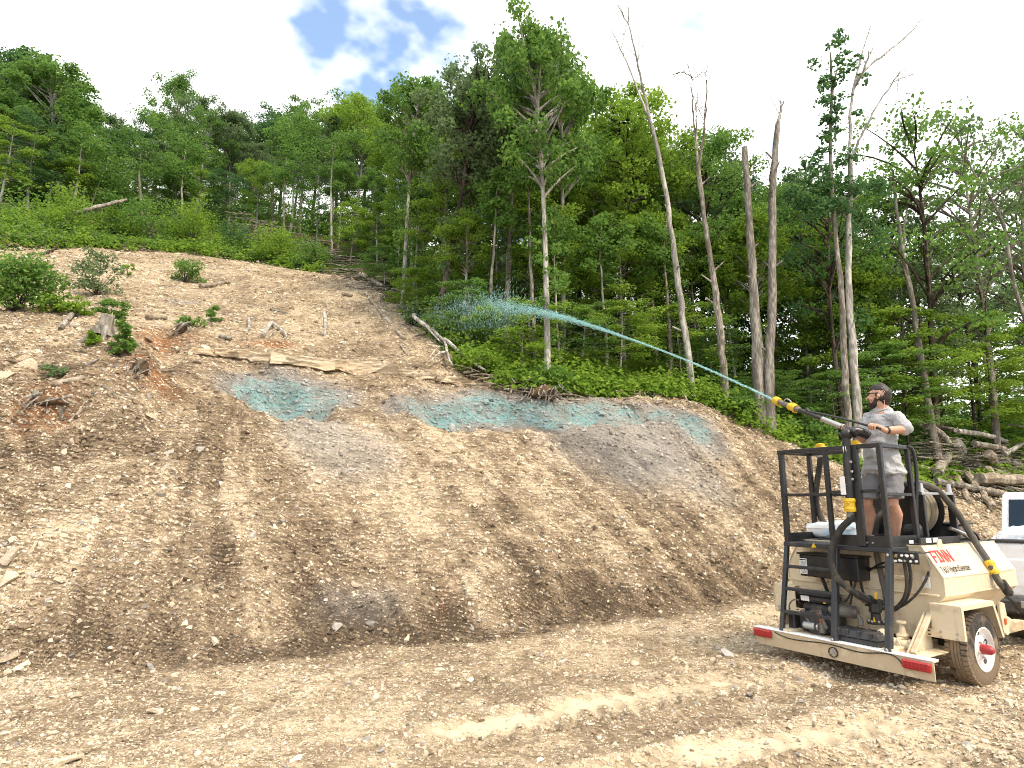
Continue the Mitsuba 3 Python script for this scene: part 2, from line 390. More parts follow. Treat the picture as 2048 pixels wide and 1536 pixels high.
def soil(xy, z):
    s, up = foot_coords(xy)
    P = np.concatenate([xy, z[..., None]], -1)
    big = meshkit.fbm(P * .55, 3, seed=31); med = meshkit.fbm(P * 1.9, 3, seed=32)
    warp = s + .5 * (meshkit.fbm(np.stack([s * .5, up * .6, s * 0], -1), 2, seed=33) - .5) + .42 * up
    streak = meshkit.fbm(np.stack([warp * 2.1, up * .30, s * 0], -1), 5, seed=34)
    cut = np.clip(up / .3, 0, 1) * np.clip((7.0 - up) / 1.5, 0, 1)
    tone = .555 + (big - .5) * .42 + (med - .5) * .35 + cut * ((streak - .5) * .60 + (meshkit.fbm(np.stack([warp * 8.5, up * .35, s * 0], -1), 2, seed=14) - .5) * .42) + (meshkit.fbm(P * 6.5, 3, seed=37) - .5) * .42
    tone += np.clip((up - 6.5) / 2, 0, 1) * .10
    tone -= .30 * np.exp(-((up - .16) / .40) ** 2)                       # damp ditch
    tone += .12 * np.clip((-.1 - up) / .4, 0, 1)
    hue = np.zeros_like(tone)
    for px, py, a, b, dt in ((140, 1060, .55, .9, .30), (330, 1060, .5, .8, .26), (950, 1100, .5, 1.3, .12), (840, 1150, .3, .9, .2), (420, 1130, .8, .4, -.25), (120, 1230, .6, .6, -.2), (60, 900, .8, .5, -.22), (620, 1180, .35, 1.2, -.28), (1010, 1000, .3, 1.2, -.28), (430, 830, .7, .6, -.2), (760, 1240, .9, .4, -.22), (1330, 960, .9, 1.0, -.08), (1180, 1190, .9, .35, -.28), (700, 850, .8, .5, -.15), (250, 880, 1.2, .4, -.12)):
        tone += .8 * dt * blob(xy, px, py, a, b, .4) * (.35 + 1.3 * meshkit.fbm(P * 2.6, 3, seed=38))
    for px, py, a, b, dt in ((960, 1450, .40, .16, .44), (1060, 1435, .5, .16, .36), (1180, 1412, .6, .16, .34), (1320, 1388, .7, .16, .32), (1480, 1362, .8, .18, .25), (1380, 1515, .6, .22, .30), (1560, 1485, .8, .24, .32), (1760, 1450, .9, .3, .30), (1980, 1425, .7, .3, .28), (1900, 1500, .9, .3, .2)):
        tone += dt * blob(xy, px, py, a, b, .35) * (up < -.2)
    for px, py, a, b in ((320, 690, .8, .75), (300, 730, .6, .5), (545, 690, .7, .3), (1250, 800, 1.2, .3), (1330, 805, .8, .35), (860, 1215, .25, .2), (90, 812, .5, .25), (1420, 850, .5, .5)):
        hue = np.minimum(hue, -.72 * blob(xy, px, py, a, b, .3))
    g = np.zeros_like(tone)
    for px, py, a, b, w in ((575, 815, 1.2, .55, .55), (1000, 845, 2.2, .8, .55), (1240, 870, 2.0, 1.2, .55), (1330, 830, .9, .6, .5), (640, 860, .8, .8, .4), (700, 910, 1., .8, .35), (370, 605, .6, .35, .45), (1380, 950, 1.2, .8, .35), (720, 1215, .7, .35, .3), (570, 535, .6, .3, .3)):
        g = np.maximum(g, w * np.clip(1.3 * blob(xy, px, py, a, b, .35), 0, 1))
    n = meshkit.fbm(P * 3.0, 3, seed=36)
    for px, py, a, b, w in ((515, 795, .55, .60, .95), (575, 806, .75, .65, .95), (640, 806, .6, .5, .8), (840, 822, .6, .35, .8), (900, 828, .8, .42, .95), (980, 836, 1., .55, 1.0), (1080, 840, 1., .60, .97), (1170, 842, .9, .60, .92), (1250, 845, .8, .5, .85), (1315, 842, .7, .5, .8), (1380, 845, .6, .7, .9)):
        g = np.maximum(g, w * np.clip(1.2 * blob(xy, px, py, a * 1.25, b, .36, 1.0) * (.85 + .3 * n), 0, 1))
    hue = np.where(g > .04, np.maximum(g, 0), hue)
    return np.clip(tone, .02, .98), hue

near = (np.hypot(GX, GY) < 45)
tone, hue = np.full(GX.shape, .5), np.zeros(GX.shape)
XY = np.stack([GX, GY], -1)
tone[near], hue[near] = soil(XY[near], GZ[near])
SOIL_T = RegularGridInterpolator((xs, ys), tone, bounds_error=False, fill_value=.5)
SOIL_H = RegularGridInterpolator((xs, ys), hue, bounds_error=False, fill_value=0)

# one sheet, cut along two lines into road, cut hillside and forest floor
_, UP = foot_coords(XY)
BR = np.where(near, BARE(XY), -10.)
BR = BR + (meshkit.fbm(np.stack([GX, GY, GZ], -1) * 1.3, 3, seed=41) - .5) * 1.0
V = np.stack([GX, GY, GZ], -1).reshape(-1, 3)
nx, ny = GX.shape
I = np.arange(nx * ny).reshape(nx, ny)
q = np.stack([I[:-1, :-1], I[1:, :-1], I[1:, 1:], I[:-1, 1:]], -1).reshape(-1, 4)
zone = np.where(UP < 0, 0, np.where(BR > 0, 1, 2))
zone = np.where((UP < 0) & (np.hypot(GX, GY) > 60), 0, zone).reshape(-1)
qz = np.max(zone[q], 1)
fn = np.zeros_like(V)
allf = np.vstack([q[:, [0, 1, 2]], q[:, [0, 2, 3]]])
nn = np.cross(V[allf[:, 1]] - V[allf[:, 0]], V[allf[:, 2]] - V[allf[:, 0]])
for k in range(3): np.add.at(fn, allf[:, k], nn)
fn /= np.linalg.norm(fn, axis=1, keepdims=True)
UVS = np.stack([tone, hue], -1).reshape(-1, 2)
for z, name, mat, lab in ((0, 'dirt_road', 'mat_soil', 'wide bare dirt road of pale trodden shale in the foreground'), (1, 'hillside', 'mat_soil', 'freshly cut bare hillside of brown and tan broken shale'), (2, 'forest_floor', 'mat_floor', 'dark leafy forest floor climbing behind the cut hillside')):
    qq = q[qz == z]
    ids, inv = np.unique(qq, return_inverse=True); qq = inv.reshape(-1, 4)
    f = np.vstack([qq[:, [0, 1, 2]], qq[:, [0, 2, 3]]])
    path = meshkit.write_ply((V[ids], f), False, UVS[ids], None, normals=fn[ids])
    used.add(name)
    scene[name] = {'type': 'ply', 'filename': path, 'face_normals': False, 'bsdf': {'type': 'ref', 'id': mat}}
    tag(name, lab, kind='structure')
used.add('sky'); 

# ---------------------------------------------------------------- shale flakes
def shard_batch(n, rs, flat=(.18, .5)):
    """n flat angular flakes about the origin (n, 8, 3), sizes 1"""
    a = rs.uniform(0, 2 * np.pi, (n, 1)) + np.array([0, .5, 1, 1.5]) * np.pi + rs.uniform(-.4, .4, (n, 4))
    r = rs.uniform(.55, 1.1, (n, 4)); el = rs.uniform(.45, .9, (n, 1))
    top = np.stack([r * np.cos(a), r * np.sin(a) * el, np.zeros((n, 4))], -1) * .5
    h = rs.uniform(*flat, (n, 1)) * .5
    k = rs.uniform(.6, .95, (n, 4, 1))
    up = top * k; up[..., 2] = h + rs.uniform(-.06, .06, (n, 4)); dn = top.copy(); dn[..., 2] = -h
    return np.concatenate([dn, up], 1)
SH_F = np.array([[4, 5, 6], [4, 6, 7], [0, 1, 5], [0, 5, 4], [1, 2, 6], [1, 6, 5], [2, 3, 7], [2, 7, 6], [3, 0, 4], [3, 4, 7]])

def orient(v, normals, rs, tilt=.35, along=None):
    n = normals + rs.normal(0, tilt, normals.shape); n /= np.linalg.norm(n, axis=1, keepdims=True)
    a = rs.normal(0, 1, n.shape) + (0 if along is None else along); a -= n * (a * n).sum(1, keepdims=True); a /= np.linalg.norm(a, axis=1, keepdims=True)
    b = np.cross(n, a)
    return v[..., :1] * a[:, None] + v[..., 1:2] * b[:, None] + v[..., 2:] * n[:, None]

def chip_batch(n, rs):
    """small thin chips with one ridge point (n, 5, 3)"""
    a = rs.uniform(-.5, .5, (n, 4)) + np.array([0, .5, 1, 1.5]) * np.pi
    r = rs.uniform(.6, 1.15, (n, 4)); el = rs.uniform(.32, .75, (n, 1))
    q = np.stack([r * np.cos(a), r * np.sin(a) * el, rs.uniform(-.10, .10, (n, 4))], -1) * .5
    top = np.stack([rs.uniform(-.25, .25, n), rs.uniform(-.12, .12, n), rs.uniform(.08, .2, n)], -1)[:, None]
    return np.concatenate([q, top], 1)
CH_F = np.array([[0, 1, 4], [1, 2, 4], [2, 3, 4], [3, 0, 4]])

def visible_points(n, rs, y0=480, y1=1536, x0=-60, x1=2110):
    """ground points spread evenly over the picture"""
    px, py = rs.uniform(x0, x1, n), rs.uniform(y0, y1, n)
    d = np.stack([(px - 1024) / F_PX, CP - (768 - py) / F_PX * SP, SP + (768 - py) / F_PX * CP], 1)
    t = np.geomspace(3.6, 48, 420); P = np.zeros((n, 3)); ok = np.zeros(n, bool)
    for c in range(0, n, 20000):
        dd = d[c:c + 20000]; p = np.array([0, 0, CAM_H]) + dd[:, None] * t[None, :, None]
        below = p[..., 2] < hz(p[..., 0], p[..., 1])
        k = below.argmax(1); ok[c:c + 20000] = below.any(1) & (k > 0); P[c:c + 20000] = p[np.arange(len(dd)), k]
    P = P[ok]; P[:, 2] = hz(P[:, 0], P[:, 1])
    return P

rs = np.random.default_rng(100)
LAY = np.array([.91, .41, 0.])                                # the beds, and so most flakes, lie along the cut
for n, fn_, F_, lo, mu, sg, hi in ((205000, chip_batch, CH_F, .8, .78, .42, 5.), (24000, shard_batch, SH_F, 2., 1.25, .42, 9.)):
    P = visible_points(n, rs)
    _, U = foot_coords(P[:, :2]); Bq = BARE(P[:, :2])
    okp = (U < -.02) | (Bq > -.3)
    okp &= ~((U < -.2) & (SOIL_T(P[:, :2]) > .84) & (rs.random(len(P)) < .8)); P, U = P[okp], U[okp]
    pixm = np.hypot(P[:, 0], P[:, 1]) / 625.0                      # one picture pixel (1024 wide), in metres
    size = np.clip(pixm * np.clip(rs.lognormal(mu, sg, len(P)), lo, hi), .008, .20)
    nrm = ground_normal(P[:, 0], P[:, 1])
    sh_ = fn_(len(P), rs); nv = sh_.shape[1]
    v = orient(sh_ * size[:, None, None], nrm, rs, .30, LAY * 1.4) + P[:, None] + nrm[:, None] * (size * .05)[:, None, None]
    t0 = SOIL_T(P[:, :2]); h0 = SOIL_H(P[:, :2])
    tn = np.clip(t0 * .8 + .12 + rs.normal(.08, .21, len(P)) + (rs.random(len(P)) < .12) * .22, .03, .98)
    hu = np.clip(np.where(h0 > .05, h0 * rs.uniform(.75, 1, len(P)), np.where(rs.random(len(P)) < .07, .42, 0)), 0, 1)
    for name, m in (('dirt_road__gravel', U < 0), ('hillside__gravel', U >= 0)):
        k = np.nonzero(m)[0]; vv = v[k].reshape(-1, 3)
        f = (F_[None] + (np.arange(len(k)) * nv)[:, None, None]).reshape(-1, 3)
        key = numbered(name)
        scene[key] = mikit.ply((vv, f), 'mat_shard', uv=np.repeat(np.stack([tn[k], hu[k]], 1), nv, 0))
        labels[key] = {'label': 'loose small flakes of broken shale' if nv == 5 else 'loose larger flakes of broken shale', 'kind': 'stuff'}

# the larger stones, one entry each
def stone_mesh(rs, size, flat):
    n = 14; p = rs.normal(0, 1, (n, 3)); p /= np.linalg.norm(p, axis=1, keepdims=True)
    p *= rs.uniform(.75, 1.1, (n, 1)); p *= np.array([1, rs.uniform(.55, .9), flat]) * .5 * size
    return hull(p)
big = [(507, 1072, 22, .75, .5), (672, 1255, 30, .8, .5), (742, 1248, 26, .35, .5), (480, 1240, 14, .9, .0), (430, 1285, 34, .85, 0), (380, 1255, 16, .95, 0), (20, 1115, 38, .7, .2), (10, 1160, 44, .8, 0), (60, 1168, 26, .75, 0), (15, 1320, 36, .6, 0), (45, 1338, 30, .9, 0), (120, 1160, 22, .7, 0), (220, 1298, 18, .9, 0), (650, 1200, 16, .8, .4), (660, 1130, 18, .8, 0), (615, 1140, 18, .85, 0), (710, 1170, 26, .7, 0), (940, 1362, 22, .95, 0), (905, 855, 26, .8, 0), (880, 1340, 22, .8, 0), (150, 1395, 34, .7, 0), (310, 1425, 30, .8, 0), (140, 1525, 46, .8, 0), (390, 1420, 16, .95, 0), (385, 1470, 24, .8, 0), (595, 1518, 24, .95, 0), (1230, 1455, 14, .95, .5), (960, 1478, 16, .15, .5), (875, 1505, 16, .9, .5), (760, 1505, 24, .6, .5), (735, 1480, 20, .55, .5), (700, 1500, 16, .7, .5), (1050, 1350, 10, .9, .4), (1455, 1310, 34, .95, .6), (1500, 1392, 20, .7, .5), (1470, 1376, 16, .6, .5), (1440, 1330, 16, .8, .2), (540, 588, 18, .85, 0), (685, 687, 18, .85, 0), (525, 662, 16, .9, 0), (60, 730, 44, .75, 0), (10, 755, 40, .7, 0), (330, 935, 26, .9, .3), (340, 905, 18, .8, .5), (400, 900, 18, .75, .5), (25, 725, 26, .6, 0), (130, 905, 18, .8, 0), (300, 832, 24, .7, 0), (150, 885, 20, .65, 0), (600, 1030, 14, .9, .3), (430, 1000, 14, .9, 0), (700, 940, 16, .8, .5), (1180, 1040, 14, .8, .4), (1260, 960, 14, .75, .5), (1000, 1330, 12, .4, .3)]
rs = np.random.default_rng(5)
while len(big) < 300:
    x, y = rs.uniform(-20, 2060), rs.uniform(600, 1530)
    big.append((x, y, rs.uniform(10, 17) if rs.random() < .8 else rs.uniform(16, 26), float(np.clip(rs.normal(.66, .2), .1, 1)), 0.5 if rs.random() < .14 else 0.))
cnt = {}
for x, y, w, t, h in big:
    p = hit(x, y)
    u = foot_coords(p[None, :2])[1][0]
    if (u > 0 and BARE(p[None, :2])[0] < .1) or np.hypot(p[0], p[1]) > 40: continue
    sz = w / F_PX * np.hypot(p[0], p[1])
    if sz > .55: sz = .55
    n = ground_normal(p[None, 0], p[None, 1])
    v, f = stone_mesh(rs, sz, rs.uniform(.22, .5))
    v = orient(v[None], n, rs, .22)[0] + p + n[0] * sz * .08
    if h == 0: h = min(.85, max(0, float(SOIL_H(p[:2])[0])) * .9)
    key = numbered('dirt_road__stone' if u < 0 else 'hillside__stone')
    scene[key] = mikit.ply((v, f), 'mat_shard', smooth=False, uv=np.tile([t, h], (len(v), 1)))

# the ledge of pale sandstone slabs across the hillside
for k, (xa, ya, xb, yb, th, w) in enumerate(((378, 708, 440, 711, 9, 30), (438, 710, 545, 723, 13, 40), (540, 723, 668, 740, 17, 44), (662, 739, 800, 751, 19, 46), (797, 751, 872, 762, 12, 36), (868, 761, 935, 771, 9, 26))):
    a, b = hit(xa, ya), hit(xb, yb)
    d = b - a; L = np.linalg.norm(d); t = d / L; dep = np.cross([0, 0, 1.], t); dep /= np.linalg.norm(dep)
    if dep[1] < 0: dep = -dep
    hgt = th / F_PX * np.linalg.norm((a + b) / 2)
    N = 8; r2 = np.random.default_rng(40 + k)
    top, bot = [], []
    pts = []
    for i in range(N):
        q0 = a + d * i / (N - 1)
        o = r2.normal(0, .03, 3)
        for back_ in (-.12, .6):
            for up_ in (-.55, .5):
                pts.append(q0 + dep * back_ + np.array([0, 0, 1]) * hgt * (up_ * 1.1 + .38) + r2.normal(0, 1, 3) * np.array([.03, .05, hgt * .13]))
    pts = np.array(pts).reshape(N, 4, 3)
    ring = [0, 1, 3, 2]
    vv = pts[:, ring].reshape(-1, 3); f = []
    for i in range(N - 1):
        for j in range(4):
            a0, a1, b0, b1 = i * 4 + j, i * 4 + (j + 1) % 4, (i + 1) * 4 + j, (i + 1) * 4 + (j + 1) % 4
            f += [[a0, a1, b1], [a0, b1, b0]]
    f += [[0, 1, 2], [0, 2, 3], [N * 4 - 4, N * 4 - 2, N * 4 - 3], [N * 4 - 4, N * 4 - 1, N * 4 - 2]]
    key = numbered('hillside__ledge_slab')
    tm = trimesh.Trimesh(vv, np.array(f), process=True).subdivide().subdivide().subdivide()
    vv = np.array(tm.vertices); vv += tm.vertex_normals * ((meshkit.fbm(vv * np.array([5, 5, 22.]), 3, seed=70) - .5) * .07)[:, None]
    scene[key] = mikit.ply((vv, tm.faces), 'mat_ledge', smooth=False)
def ledge_fn(p, n, uv):
    f = fbm(p.x * 4, p.y * 4, p.z * 16, octaves=3)
    r = smoothstep(.5, .72, noise(p.x * 1.1, p.y * 1.1, p.z * 2))
    return mix(mix((.36, .29, .20), (.66, .57, .43), f), mix((.38, .27, .16), (.58, .44, .29), f), r * .6)
scene['mat_ledge'] = two({'type': 'diffuse', 'reflectance': mikit.proc(ledge_fn)})
# ---------------------------------------------------------------- foliage
def leaves(c, n, size, rs, hue=None):
    """folded leaves: centres c, facing n -> (v, f, uv)"""
    m = len(c)
    n = n / (np.linalg.norm(n, axis=1, keepdims=True) + 1e-9)
    a = rs.normal(0, 1, (m, 3)); a -= n * (a * n).sum(1, keepdims=True); a /= np.linalg.norm(a, axis=1, keepdims=True)
    b = np.cross(n, a); s = (size * rs.uniform(.65, 1.35, m))[:, None]
    v = np.stack([c - a * s * .5, c + b * s * .34 + n * s * .10, c + a * s * .5 - n * s * .06, c - b * s * .34 + n * s * .10], 1).reshape(-1, 3)
    k = np.arange(m)[:, None] * 4
    f = np.vstack([k + np.array([0, 1, 2]), k + np.array([0, 2, 3])])
    u = np.clip((rs.uniform(0, 1, m) if hue is None else hue + rs.normal(0, .16, m)), 0, 1)
    return v, f, np.repeat(np.stack([u, rs.uniform(0, 1, m)], 1), 4, 0)

def spray(c, r, flat, n, rs, size, tilt=.35, out=None, up=.75):
    """a branch spray: leaves in a ragged flattened clump"""
    q = rs.normal(0, 1, (n, 3)); q /= np.linalg.norm(q, axis=1, keepdims=True); q *= rs.uniform(.25, 1, (n, 1)) ** .5
    q *= np.array([1, 1, flat]) * r
    lumps = rs.normal(0, .5, (5, 3)) * r * np.array([1, 1, flat]); q = q * .75 + lumps[rs.integers(0, 5, n)] * .5
    q[:, 2] -= .22 * (q[:, 0] ** 2 + q[:, 1] ** 2) / r
    nn = np.array([0, 0, up]) + rs.normal(0, tilt, (n, 3)) + .25 * q / r
    return leaves(q + c, nn, size, rs, hue=np.full(n, rs.uniform(.2, .8)))

def joinl(parts):
    vs, fs, us, k = [], [], [], 0
    for v, f, u in parts:
        vs.append(v); fs.append(f + k); us.append(u); k += len(v)
    return np.vstack(vs), np.vstack(fs), np.vstack(us)

def bent(h, rs, amt=.04, n=9):
    t = np.linspace(0, 1, n)
    x = amt * h * (np.sin(t * rs.uniform(1.5, 4) + rs.uniform(0, 6)) - np.sin(0)) * t
    y = amt * h * np.sin(t * rs.uniform(1.5, 4) + rs.uniform(0, 6)) * t
    return np.stack([x, y, t * h], 1)

def make_tree(kind, seed):
    """a tree 10 m tall standing at the origin: (trunk mesh, crown mesh, crown uv)"""
    rs = np.random.default_rng(seed); H = 10.
    path = bent(H * .97, rs, .022 if kind != 'sparse' else .05)
    at = lambda z: np.array([np.interp(z, path[:, 2], path[:, k]) for k in range(3)])
    r0 = {'tier': .10, 'wood': .13, 'tall': .12, 'sparse': .12, 'sapling': .07}[kind]
    wood = [tube(path, r0 * (1 - np.linspace(0, 1, len(path)) * .88), 7)]
    lv = []
    def limb(z, ang, L, rise, r):
        p = at(z); e = p + np.array([math.cos(ang) * L, math.sin(ang) * L, rise])
        m = (p + e) / 2 + np.array([0, 0, .10 * L]) + rs.normal(0, .04 * L, 3)
        wood.append(tube(spline([p, m, e], 5), np.linspace(r, r * .3, 5), 4, cap=False)); return m, e
    if kind in ('tier', 'sapling'):
        z = H * (.26 if kind == 'tier' else .3); ang = rs.uniform(0, 6)
        while z < H * .98:
            u = max(0, (z / H - .26) / .74)
            R = 2.5 * (math.sin(math.pi * min(1, .22 + .74 * u)) ** .8) * rs.uniform(.55, 1.3)
            for b in range(rs.integers(2, 5) if u < .8 else 3):
                ang += 2.4 + rs.normal(0, .4); L = R * rs.uniform(.55, 1.05)
                m, e = limb(z, ang, L, rs.uniform(.0, .35) * L, .028)
                lv.append(spray(e, .52 * rs.uniform(.7, 1.25) + .1 * R, .34, 120, rs, .135, .5))
                lv.append(spray(m * .35 + e * .65, .50, .34, 60, rs, .135, .5))
            z += H * rs.uniform(.03, .075)
        lv.append(spray(at(H * .96), .5, .5, 110, rs, .13, .5))
    else:
        zb, R, k = {'wood': (.40, 2.5, 44), 'tall': (.50, 1.9, 56), 'sparse': (.30, 2.6, 34)}[kind]
        for b in range(k):
            u = rs.uniform(0, 1) ** .85; z = H * (zb + (.93 - zb) * u); ang = b * 2.4 + rs.normal(0, .4)
            prof = math.sin(math.pi * min(1, .16 + .80 * u)) ** .7
            L = R * prof * rs.uniform(.45, 1.05)
            m, e = limb(z, ang, L, rs.uniform(.25, .8) * L + .15, .045)
            n, rad, fl = (150, .60, .6) if kind == 'wood' else (140, .46, .8) if kind == 'tall' else (60, .70, .35)
            lv.append(spray(e, rad * rs.uniform(.75, 1.3), fl, n, rs, .135, .6, up=.5))
            if rs.random() < .6: lv.append(spray(m, rad * .8, fl, n // 2, rs, .135, .6, up=.5))
        if kind == 'tall':
            for b in range(14): lv.append(spray(at(H * rs.uniform(.12, .5)) + rs.normal(0, .3, 3) * np.array([1, 1, 0]), .32, .6, 40, rs, .12, .5))
        lv.append(spray(at(H * .95), .6, .7, 130, rs, .13, .55))
    v, f, u = joinl(lv)
    return mikit.ply(cat(*wood), 'mat_bark_grey', smooth=True), mikit.ply((v, f), 'mat_leaf_mid', uv=u)

PROTO = {k: [make_tree(k, 50 + 10 * i + s) for s in range(n)] for i, (k, n) in enumerate((('tier', 5), ('wood', 4), ('tall', 3), ('sparse', 3), ('sapling', 3)))}

def mat_to(base, top, width, spin):
    """matrix that stands a 10 m prototype on base, with its tip at top, widened by width"""
    z = np.asarray(top, float) - base; h = np.linalg.norm(z); z /= h
    x = np.array([math.cos(spin), math.sin(spin), 0]); x -= z * (x @ z); x /= np.linalg.norm(x); y = np.cross(z, x)
    M = np.eye(4); M[:3, 0], M[:3, 1], M[:3, 2], M[:3, 3] = x * width, y * width, z * h / 10, base
    return mi.ScalarTransform4f(M)

def plant_tree(kind, base, top, width, leaf, bark, label, group=None, rs=rng, name='tree'):
    base = np.array([base[0], base[1], float(hz(base[0], base[1])) - .12])
    T = mat_to(base, top, width, rs.uniform(0, 6.3))
    tk, cr = PROTO[kind][rs.integers(0, len(PROTO[kind]))]
    key = thing(name, label, 'tree' if name != 'sapling' else 'sapling', group)
    scene[key + '__trunk'] = {**tk, 'to_world': T, 'bsdf': {'type': 'ref', 'id': 'mat_bark_' + bark}}
    scene[key + '__crown'] = {**cr, 'to_world': T, 'bsdf': {'type': 'ref', 'id': 'mat_leaf_' + leaf}}
    return key

def at_depth(px, py, y):
    d = ray(px, py); return np.array([0, 0, CAM_H]) + d * y / d[1]

def edge_r(px):
    """(direction, distance) where the sight column px crosses the edge of the vegetation"""
    d = ray(px, 700); az = np.array([d[0], d[1]]) / np.hypot(d[0], d[1])
    r = np.arange(7, 45, .1); b = BARE(az * r[:, None])
    up = foot_coords(az * r[:, None])[1]
    k = np.nonzero((b < 0) & (up > 1))[0]
    return az, r[k[0]] if len(k) else 30.

SKY_X = [-300, 0, 60, 120, 160, 200, 250, 300, 345, 400, 440, 480, 530, 580, 660, 700, 740, 790, 820, 860, 900, 960, 1000, 1150, 1200, 1290, 1330, 1380, 1440, 1480, 1520, 1560, 1640, 1700, 1800, 1900, 2048, 2300]
SKY_Y = [120, 115, 140, 150, 180, 230, 195, 195, 165, 200, 195, 215, 215, 178, 185, 178, 212, 215, 150, 165, 155, 150, 150, 190, 200, 205, 250, 285, 295, 355, 345, 360, 330, 360, 290, 250, 235, 240]
rt = np.random.default_rng(77)
ORD = 'first second third fourth fifth sixth seventh eighth ninth tenth eleventh twelfth thirteenth fourteenth fifteenth sixteenth seventeenth eighteenth nineteenth twentieth'.split()
HUE = {'dark': 'dark green', 'mid': 'mid green', 'bright': 'yellow-green', 'sage': 'grey-green'}
FORM = {'tier': 'layered', 'wood': 'round-crowned', 'tall': 'slender', 'sparse': 'airy', 'sapling': 'young'}
def row(x0, x1, step, off, kinds, leafs, barks, top, hmax, label, group, width=(.8, 1.15), hmin=3., name='tree'):
    x = x0; nth = {}
    while x < x1:
        px = x + rt.uniform(-.35, .35) * step
        az, r = edge_r(px); r += off + rt.uniform(-.8, .8) * (1 + off * .08)
        b = az * r; z = float(hz(*b))
        d = ray(px, 700)
        py = np.interp(px, SKY_X, SKY_Y) + rt.uniform(*top)
        e = ray(px, py); tz_ = CAM_H + r * e[2] / np.hypot(e[0], e[1])
        h = np.clip(tz_ - z, hmin, hmax * rt.uniform(.8, 1.05))
        lean = rt.normal(0, .02, 2) * h
        k = kinds[rt.integers(0, len(kinds))]
        lf, bk = leafs[rt.integers(0, len(leafs))], barks[rt.integers(0, len(barks))]
        look = f'{FORM[k]} {HUE[lf]}'; nth[look] = nth.get(look, 0) + 1
        lab = f"{ORD[nth[look] - 1]} {look} {'maple' if name == 'sapling' else 'tree'} from the left in the {label}"
        plant_tree(k, b, np.array([b[0] + lean[0], b[1] + lean[1], z + h]), rt.uniform(*width) * (.35 + .065 * h), lf, bk, lab, group, rt, name)
        x += step

# the wood along the top of the hill (left half of the photo)
row(-60, 660, 60, 7.0, ['tier', 'tall', 'wood'], ['mid', 'mid', 'dark', 'bright'], ['pale', 'grey', 'grey'], (80, 170), 9.5, 'hilltop front row', 'front trees of the hilltop wood')
row(-70, 680, 56, 11.0, ['wood', 'tall', 'tier'], ['dark', 'mid', 'mid', 'sage'], ['grey', 'dark', 'pale'], (10, 100), 13.5, 'hilltop middle row', 'middle trees of the hilltop wood')
row(-80, 720, 60, 15.5, ['wood', 'wood', 'tier'], ['dark', 'sage', 'mid'], ['dark', 'grey'], (-10, 40), 16, 'hilltop skyline row', 'skyline trees of the hilltop wood')
row(-80, 760, 70, 21.0, ['wood', 'tier'], ['dark', 'dark', 'mid'], ['dark'], (15, 70), 16, 'rearmost hilltop row', 'back trees of the hilltop wood', (1.0, 1.3))
# the wood behind the middle of the cut
row(735, 1330, 100, 2.0, ['sapling', 'tier', 'sapling'], ['bright', 'bright', 'mid'], ['grey', 'pale'], (390, 480), 2.7, 'edge of the middle wood', 'young maples at the edge of the middle wood', (.9, 1.3), 1.6, 'sapling')
row(690, 1340, 62, 4.2, ['tier', 'tall', 'tier', 'sapling'], ['bright', 'bright', 'mid'], ['grey', 'pale'], (170, 330), 8, 'middle wood front row', 'front trees of the middle wood', (.75, 1.05))
row(670, 1345, 54, 7.0, ['tall', 'wood', 'tier'], ['mid', 'bright', 'mid', 'bright'], ['grey', 'pale', 'pale'], (40, 170), 12, 'middle wood inner row', 'inner trees of the middle wood', (.75, 1.05))
row(700, 1345, 66, 11.0, ['wood', 'tall', 'tier'], ['mid', 'bright', 'sage', 'dark'], ['dark', 'grey'], (5, 80), 14, 'middle wood back row', 'back trees of the middle wood', (.85, 1.1))
row(760, 1345, 84, 16.0, ['wood', 'tier'], ['mid', 'mid'], ['dark'], (30, 120), 14, 'rearmost middle row', 'rear trees of the middle wood', (1.0, 1.25))
# the wood behind the bare trunks and the worker
row(1360, 1700, 90, 2.2, ['sapling', 'tier'], ['bright', 'mid'], ['grey'], (300, 400), 2.8, 'row under the bare poles', 'saplings at the foot of the bare trunks', (.9, 1.3), 1.6, 'sapling')
row(1350, 1740, 60, 4.6, ['tier', 'wood', 'tall'], ['bright', 'bright', 'mid'], ['grey', 'pale'], (60, 190), 9, 'row close behind the bare poles', 'trees just behind the bare trunks', (.8, 1.1))
row(1345, 1720, 66, 8.4, ['wood', 'tall', 'tier'], ['mid', 'bright', 'sage', 'dark'], ['grey', 'dark'], (-10, 70), 14, 'second row behind the poles', 'back trees behind the bare trunks', (.85, 1.1))
row(1350, 1720, 64, 13.0, ['wood', 'tier'], ['dark', 'mid'], ['dark'], (20, 110), 14, 'rearmost row behind the poles', 'rear trees behind the bare trunks', (1., 1.25))
row(1740, 2120, 70, 3.6, ['tier', 'sapling', 'tier'], ['bright', 'mid', 'bright'], ['dark', 'grey'], (300, 420), 6, 'row above the brush pile', 'low trees above the brush pile', (.9, 1.2), 2.)
row(1740, 2110, 74, 6.5, ['sparse', 'sparse', 'tier'], ['mid', 'sage', 'mid'], ['dark', 'grey'], (40, 330), 14, 'airy right-hand row', 'trees in the thin wood on the right', (.85, 1.1))
row(1740, 2110, 84, 10.5, ['sparse', 'tier'], ['mid', 'sage'], ['dark', 'grey'], (60, 380), 16, 'airy right-hand back row', 'back trees of the thin wood on the right', (.9, 1.2))

